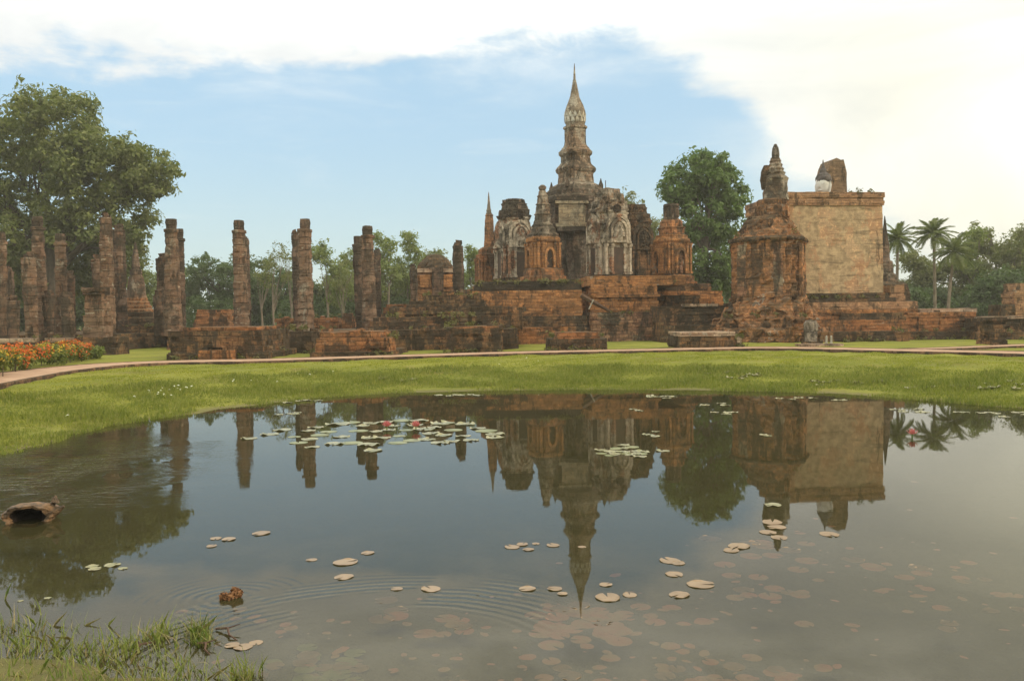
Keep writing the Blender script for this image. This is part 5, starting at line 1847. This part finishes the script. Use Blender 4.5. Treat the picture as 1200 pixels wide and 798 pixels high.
for i, (a, b_, c) in enumerate(spots):
    pad(a, b_, c, rp.choice(['pad_pale', 'pad_pale', 'pad_green']), L1, G1, rnd=rp)
L2, G2 = 'small pale lily pad in the tight patch under the orange chedi reflection', 'pads in the small patch under the temple reflection'
for i in range(26):
    pad(733 + rp.gauss(0, 20), 531 + rp.gauss(0, 3.2), 15, rp.choice(['pad_pale', 'pad_pale', 'pad_green']), L2, G2, rnd=rp)
L3, G3 = 'thin pale lily pad in the line along the far grassy shore', 'pads along the far shore'
for (a, b_, sx, sy, cnt) in ((775, 465, 14, 1.0, 9), (745, 482, 8, .8, 3), (832, 474, 12, .8, 4), (848, 484, 10, .8, 4), (766, 509, 7, 1.5, 4), (345, 485, 12, 1.5, 5), (935, 467, 10, .8, 4), (975, 468.5, 8, .8, 3), (897, 509, 6, 1.0, 3),
                             (340, 470, 16, 1.0, 6), (550, 463.5, 14, .8, 6), (1085, 481, 20, 1.5, 8), (1165, 486, 22, 2, 8)):
    for i in range(cnt):
        pad(a + rp.gauss(0, sx), b_ + rp.gauss(0, sy), 11, 'pad_pale', L3, G3, rnd=rp)
# pads lying in the shallows on the bank side
L3b, G3b = 'pale dry lily pad stranded in the wet grass of the far bank', 'pads stranded in the wet grass of the bank'
for (a, b_, sx, cnt) in ((470, 451.6, 22, 8), (870, 447.5, 30, 8), (985, 453, 30, 9), (1120, 459, 26, 6), (1175, 462, 18, 5)):
    for i in range(cnt):
        q = gpt(a + rp.gauss(0, sx), b_ + rp.gauss(0, .8), .04)
        gz = float(ground_z(np.array([q.x]), np.array([q.y]))[0])
        o = bpy.data.objects.new('lily_pad', rp.choice(PADS['pad_pale']))
        COL.objects.link(o)
        s = rp.uniform(.18, .32)
        o.location = (q.x, q.y, gz + .05)
        o.rotation_euler = (rp.uniform(-.04, .04), rp.uniform(-.04, .04), rp.uniform(0, 6))
        o.scale = (s, s, .8)
        tag(o, L3b, 'lily pad', G3b)
# single floating pads nearer the viewer
singles = [(253, 631, 15, 'pair of tan pads'), (268, 632, 20, ''), (248, 640, 14, ''), (306, 625, 20, ''), (365, 656, 12, ''), (405, 659, 26, ''), (403, 676, 26, ''), (431, 648, 16, ''), (465, 690, 16, ''), (505, 690, 22, ''),
           (600, 641, 18, ''), (612, 638, 16, ''), (628, 637, 9, ''), (619, 644, 14, ''), (648, 639, 18, ''), (618, 690, 24, ''), (650, 690, 20, ''), (659, 696, 14, ''), (682, 641, 10, ''), (710, 685, 16, ''), (712, 700, 28, ''),
           (738, 697, 20, ''), (785, 657, 24, ''), (795, 660, 16, ''), (790, 673, 20, ''), (821, 685, 30, ''), (796, 697, 24, ''), (857, 645, 22, ''), (905, 592, 20, ''), (905, 612, 26, ''), (910, 618, 22, ''), (900, 624, 22, ''), (913, 630, 20, ''),
           (972, 626, 26, ''), (108, 664, 14, ''), (111, 667, 14, ''), (132, 662, 18, ''), (144, 666, 14, ''), (24, 704, 7, ''), (56, 701, 8, ''), (866, 640, 24, '')]
L4, G4 = 'single tan lily pad floating flat on open water nearer the viewer', 'tan pads floating singly on open water'
for a, b_, c, _ in singles:
    pad(a, b_, c, 'pad_brown' if b_ > 600 and a > 160 else 'pad_pale', L4, G4, rnd=rp, squash=.9)
L5, G5 = 'reddish lily pad sunk just below the surface in the near shallows', 'reddish sunken pads in the near shallows'
for (a, b_, sx, sy, cnt, w_) in ((690, 735, 45, 14, 26, 28), (450, 718, 22, 7, 5, 28), (530, 735, 22, 8, 4, 26), (690, 715, 40, 6, 10, 26), (900, 690, 40, 16, 10, 22), (890, 640, 30, 9, 8, 24), (960, 660, 40, 14, 6, 24), (1060, 668, 30, 8, 6, 22),
                              (1130, 715, 40, 22, 10, 20), (880, 790, 40, 8, 10, 24), (660, 790, 40, 10, 8, 26), (520, 740, 10, 6, 3, 22), (845, 780, 30, 8, 4, 22)):
    for i in range(cnt):
        pad(a + rp.gauss(0, sx), b_ + rp.gauss(0, sy), w_, rp.choice(['pad_red', 'pad_red', 'pad_brown']), L5, G5, z=-.006, rnd=rp)
L6, G6 = 'olive lily pad in the patch beside the grass of the near shore', 'olive pads beside the near shore'
for i in range(26):
    pad(370 + rp.gauss(0, 42), 778 + rp.gauss(0, 11), 26, rp.choice(['pad_green', 'pad_green', 'pad_brown']), L6, G6, z=-.012, rnd=rp)
for (a, b_, w_) in ((272, 756, 18), (285, 758, 22), (300, 753, 16)):
    pad(a, b_, w_, 'pad_brown', 'wilted orange brown pad drifting near the shore grass', 'wilted pads near the shore grass', z=.0, rnd=rp)


def bloom(px, py, sz, label, closed=.55):
    g = gpt(px, py)
    root = thing('water_lily', label, 'flower', (g.x, g.y, 0.0), 0, 'pink water lilies')
    b = MB()
    b.tube([(0, 0, -.15), (0, 0, sz * .5)], .012, 6)
    b.build('stalk', M['leaf_mango'], root)
    for ring, (tilt, n, ln) in enumerate(((closed + .45, 8, 1.0), (closed, 7, .95), (closed * .4, 5, .85))):
        for k in range(n):
            b = MB()
            b.T = Matrix.Translation((0, 0, sz * .45)) @ Matrix.Rotation(2 * math.pi * k / n + ring * .4, 4, 'Z') @ Matrix.Rotation(tilt, 4, 'Y')
            L_p = sz * ln
            b.add([(0, 0, 0), (.01, L_p * .17, L_p * .5), (-.01, 0, L_p), (.01, -L_p * .17, L_p * .5), (L_p * .1, 0, L_p * .5)], [(0, 1, 4), (1, 2, 4), (2, 3, 4), (3, 0, 4)])
            b.build('petal', M['petal_pink'], root)
    return root


bloom(453.5, 504, .15, 'pink water lily nearer the lone column reflection in the crowded pad patch')
bloom(487.5, 504, .15, 'pink water lily nearer the temple reflection in the crowded pad patch')
bloom(1069, 513, .13, 'lone pink water lily in open bright water below the palm reflections')

# hollow log at the photo edge
g = gpt(29, 613)
root = thing('hollow_log', 'half sunk hollow brown log with a dark cavity and a broken branch stub', 'log', (g.x, g.y + .1, 0), R(14))
root.scale = (.88, .88, .88)


def log_rings(secs, seed, dx):
    fine_ = [secs[0]]
    for p_, q_ in zip(secs, secs[1:]):
        for i_ in range(1, 5):
            fine_.append(tuple(u_ + (w_ - u_) * i_ / 4 for u_, w_ in zip(p_, q_)))
    secs = fine_
    n, vs_, fs_ = 56, [], []
    for yy, rx, rz in secs:
        for k in range(n):
            a = 2 * math.pi * k / n
            d = 1 + .13 * noise.noise(Vector((math.cos(a) * 1.9, math.sin(a) * 1.9, seed))) + .08 * noise.noise(Vector((math.cos(a) * 5, math.sin(a) * 5, seed + yy))) + .07 * noise.noise(Vector((math.cos(a) * 14, math.sin(a) * 14, seed + yy * 2)))
            vs_.append((dx + rx * d * math.cos(a), yy + .02 * noise.noise(Vector((math.cos(a) * 3, math.sin(a) * 3, 4))), .075 + rz * d * math.sin(a)))
    for j in range(len(secs) - 1):
        for k in range(n):
            k2 = (k + 1) % n
            fs_.append((j * n + k, j * n + k2, (j + 1) * n + k2, (j + 1) * n + k))
    fs_.append(tuple(range((len(secs) - 1) * n, len(secs) * n)))
    return vs_, fs_


b = MB()
vs_, fs_ = log_rings([(.50, .05, .02), (.45, .18, .06), (.3, .27, .11), (.1, .31, .145), (-.06, .31, .145), (-.10, .29, .135), (-.09, .23, .105), (-.04, .22, .10)], 2.0, 0)
b.add(vs_, fs_[:-1])
b.build('bark', M['log'], root)
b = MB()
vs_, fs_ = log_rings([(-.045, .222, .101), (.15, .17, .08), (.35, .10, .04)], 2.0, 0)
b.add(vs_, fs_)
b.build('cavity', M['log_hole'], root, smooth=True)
b = MB()
b.tube([(.20, 0, .12), (.27, -.02, .17), (.31, -.03, .23), (.30, -.02, .28), (.31, -.02, .31)], [.10, .075, .055, .03, .012], 9)
b.tube([(.25, -.02, .10), (.34, -.06, .13), (.42, -.08, .18)], [.085, .05, .014], 8)
b.build('branch_stub', M['log'], root)

# clump of brown dead plant
g = gpt(271, 701)
cl = np.array([[0, 0, .02], [.05, .02, .03], [-.05, -.01, .02], [.02, .04, .05]])
v, f = leaf_cloud(cl, np.array([.06, .05, .05, .04]) * .8, 110, .020, np.random.default_rng(3), .7)
o = bpy.data.objects.new('dead_plant', np_mesh('dead_plant', v, f, 4, M['deadplant']))
COL.objects.link(o)
o.location = (g.x, g.y, 0)
tag(o, 'small reddish brown clump of dead plant breaking the water amid faint rings', 'plant')

# twigs in the near shallows
for i, (x0_, y0_, x1_, y1_, lb) in enumerate(((253, 738, 278, 750, 'dark bent twig lying on the water left of the olive pads'), (232, 755, 246, 767, 'short dark twig slanting into the shallow water by the grass'),
                                           (160, 765, 182, 752, 'dark twig caught among the near grass blades'))):
    p0, p1 = gpt(x0_, y0_), gpt(x1_, y1_)
    b = MB()
    d = p1 - p0
    sd = Vector((-d.y, d.x, 0)) * .12
    b.tube([(0, 0, .01), d * .35 + sd + Vector((0, 0, .03)), d * .7 - sd * .3 + Vector((0, 0, .02)), d], [.008, .009, .007, .004], 6)
    b.tube([d * .35 + sd + Vector((0, 0, .03)), d * .5 + sd * 3 + Vector((0, 0, .05))], [.006, .003], 5)
    o = b.build('twig', M['timber'], None, p0)
    tag(o, lb, 'twig', 'dark twigs in the shallows')

# white meadow flowers on the bank
rng = np.random.default_rng(9)
fp = []
for (a, b_, s, n_) in ((190, 463, .5, 10), (215, 458, .4, 8), (288, 451, .4, 4), (380, 444, .5, 3), (75, 486, .2, 1), (640, 436, 1.5, 3)):
    q = gpt(a, b_, .25)
    for _ in range(n_):
        x, y = q.x + rng.normal(0, s), q.y + rng.normal(0, s * .7)
        fp.append((x, y, float(ground_z(np.array([x]), np.array([y]))[0]) + rng.uniform(.10, .22)))
v, f = leaf_cloud(np.array(fp), np.full(len(fp), .025), 5, .028, rng, .5, 1.2)
o = bpy.data.objects.new('white_wildflowers', np_mesh('white_wildflowers', v, f, 4, M['petal_white']))
COL.objects.link(o)
tag(o, kind='stuff')


# ------------------------------------------------------------------ weeds rooted on the ledges (parts of their ruins)
def weeds(root, spots, seed, size=.10, mat='grass_rough'):
    """spots: (x0, x1, y0, y1, z, count) in the ruin's own frame"""
    rng = np.random.default_rng(seed)
    c = []
    for x0, x1, y0, y1, z, n in spots:
        for _ in range(n):
            c.append((rng.uniform(x0, x1), rng.uniform(y0, y1), z + rng.uniform(0, .12)))
    c = np.array(c)
    v, f = leaf_cloud(c, rng.uniform(.10, .28, len(c)), 22, size, rng, .9, .6)
    o = bpy.data.objects.new('weeds', np_mesh('weeds', v, f, 4, M[mat]))
    COL.objects.link(o)
    o.parent = root
    o['kind'] = 'stuff'


for o in list(COL.objects):
    if o.parent is None and o.type == 'EMPTY':
        if o.name == 'temple_platform':
            X = lambda px, Y: xat(px, Y) - o.location.x
            weeds(o, [(X(556, 57), X(680, 57), 57 - 70, 57.8 - 70, 3.98, 60), (X(690, 59), X(800, 59), 59 - 70, 59.6 - 70, 3.95, 10), (X(690, 57), X(800, 57), 56.9 - 70, 58 - 70, 1.9, 10)], 5, .11, 'weeds')
        elif o.name == 'stepped_mound':
            weeds(o, [(-3, 2.5, -3.4, -1.5, 1.85, 12), (-1.5, 2, 0, 3, 3.05, 10), (-3, 4, -4, -2.5, 1.1, 8)], 6, .10, 'weeds')
        elif o.name == 'mondop':
            weeds(o, [(0, 6.4, -.5, -.2, 2.62, 22), (3.9, 6, -.1, .3, SHRINE_TOP, 4)], 7, .10, 'weeds')
        elif o.name == 'brick_chedi':
            weeds(o, [(-1.8, 1.8, -1.8, 1.5, 6.6, 18), (-1.2, 1.2, -1.2, .5, 7.3, 12), (-2.8, 2.8, -2.9, -2.2, 1.6, 14)], 8, .10, 'weeds')
        elif o.name.startswith('brick_platform') or o.name.startswith('brick_wall'):
            ch = o.children[0].data.vertices
            xs, ys, zs = [q.co.x for q in ch], [q.co.y for q in ch], [q.co.z for q in ch]
            weeds(o, [(min(xs), max(xs), min(ys), max(ys), max(zs) - .04, 6), (min(xs), max(xs), min(ys) - .2, min(ys), 0.02, 9)], int(abs(o.location.x) * 10), .09, 'weeds')

# ------------------------------------------------------------------ thin evening haze over the whole site
hz_m = bpy.data.materials.new('haze')
hz_m.use_nodes = True
t = NT(hz_m.node_tree)
out = t.n('ShaderNodeOutputMaterial')
pv = t.n('ShaderNodeVolumePrincipled')
pv.inputs['Color'].default_value = (1.0, .97, .88, 1)
pv.inputs['Density'].default_value = 0.00065
pv.inputs['Anisotropy'].default_value = 0.1
t.t.links.new(pv.outputs[0], out.inputs['Volume'])
b = MB()
b.box((0, 0, 13.5), (1830, 1830, 31))
tag(b.build('haze', hz_m), kind='stuff')

# ------------------------------------------------------------------ sunken leaf litter in the near shallows
rng = np.random.default_rng(31)
vs_, fc = [], []
for (a, b_, sx, sy, cnt) in ((700, 725, 75, 26, 70), (900, 690, 70, 40, 50), (1080, 690, 70, 40, 60), (960, 640, 60, 20, 25), (430, 745, 90, 25, 30), (870, 785, 120, 12, 50), (600, 780, 120, 14, 50), (300, 735, 60, 18, 24)):
    for _ in range(int(cnt * .6)):
        q = gpt(a + rng.normal(0, sx), b_ + rng.normal(0, sy))
        if q.y < 3 or q.y > 24:
            continue
        r = rng.uniform(.012, .085) * rng.uniform(.5, 1)
        o0 = len(vs_)
        ph = rng.uniform(0, 6.28)
        el_ = rng.uniform(.5, 1)
        for k in range(8):
            an = 2 * math.pi * k / 8
            x_, y_ = r * math.cos(an) * rng.uniform(.8, 1.1), r * el_ * math.sin(an) * rng.uniform(.8, 1.1)
            vs_.append((q.x + x_ * math.cos(ph) - y_ * math.sin(ph), q.y + x_ * math.sin(ph) + y_ * math.cos(ph), -.007 + rng.uniform(-.002, .002)))
        fc += list(range(o0, o0 + 8))
o = bpy.data.objects.new('sunken_leaves', np_mesh('sunken_leaves', np.array(vs_), fc, 8, M['pad_red']))
COL.objects.link(o)
tag(o, kind='stuff')

# ------------------------------------------------------------------ far wood closing the horizon
rng = np.random.default_rng(41)
c = []
for az_ in np.arange(-75, 75, .42):
    rr = 165 + 25 * noise.noise(Vector((az_ * .09, 1, 0))) + rng.uniform(-9, 9)
    hh = 5.5 + 2.2 * noise.noise(Vector((az_ * .23, 3, 0)))
    for q in range(4):
        c.append((rr * math.sin(R(az_)) + rng.uniform(-1.2, 1.2), rr * math.cos(R(az_)) + rng.uniform(-1.2, 1.2), .6 + hh * (q + rng.uniform(0, .8)) / 4))
c = np.array(c)
v, f = leaf_cloud(c, rng.uniform(1.2, 2.3, len(c)), 46, .50, rng, .9, .3)
o = bpy.data.objects.new('far_wood', np_mesh('far_wood', v, f, 4, M['leaf_dark']))
COL.objects.link(o)
tag(o, kind='stuff')
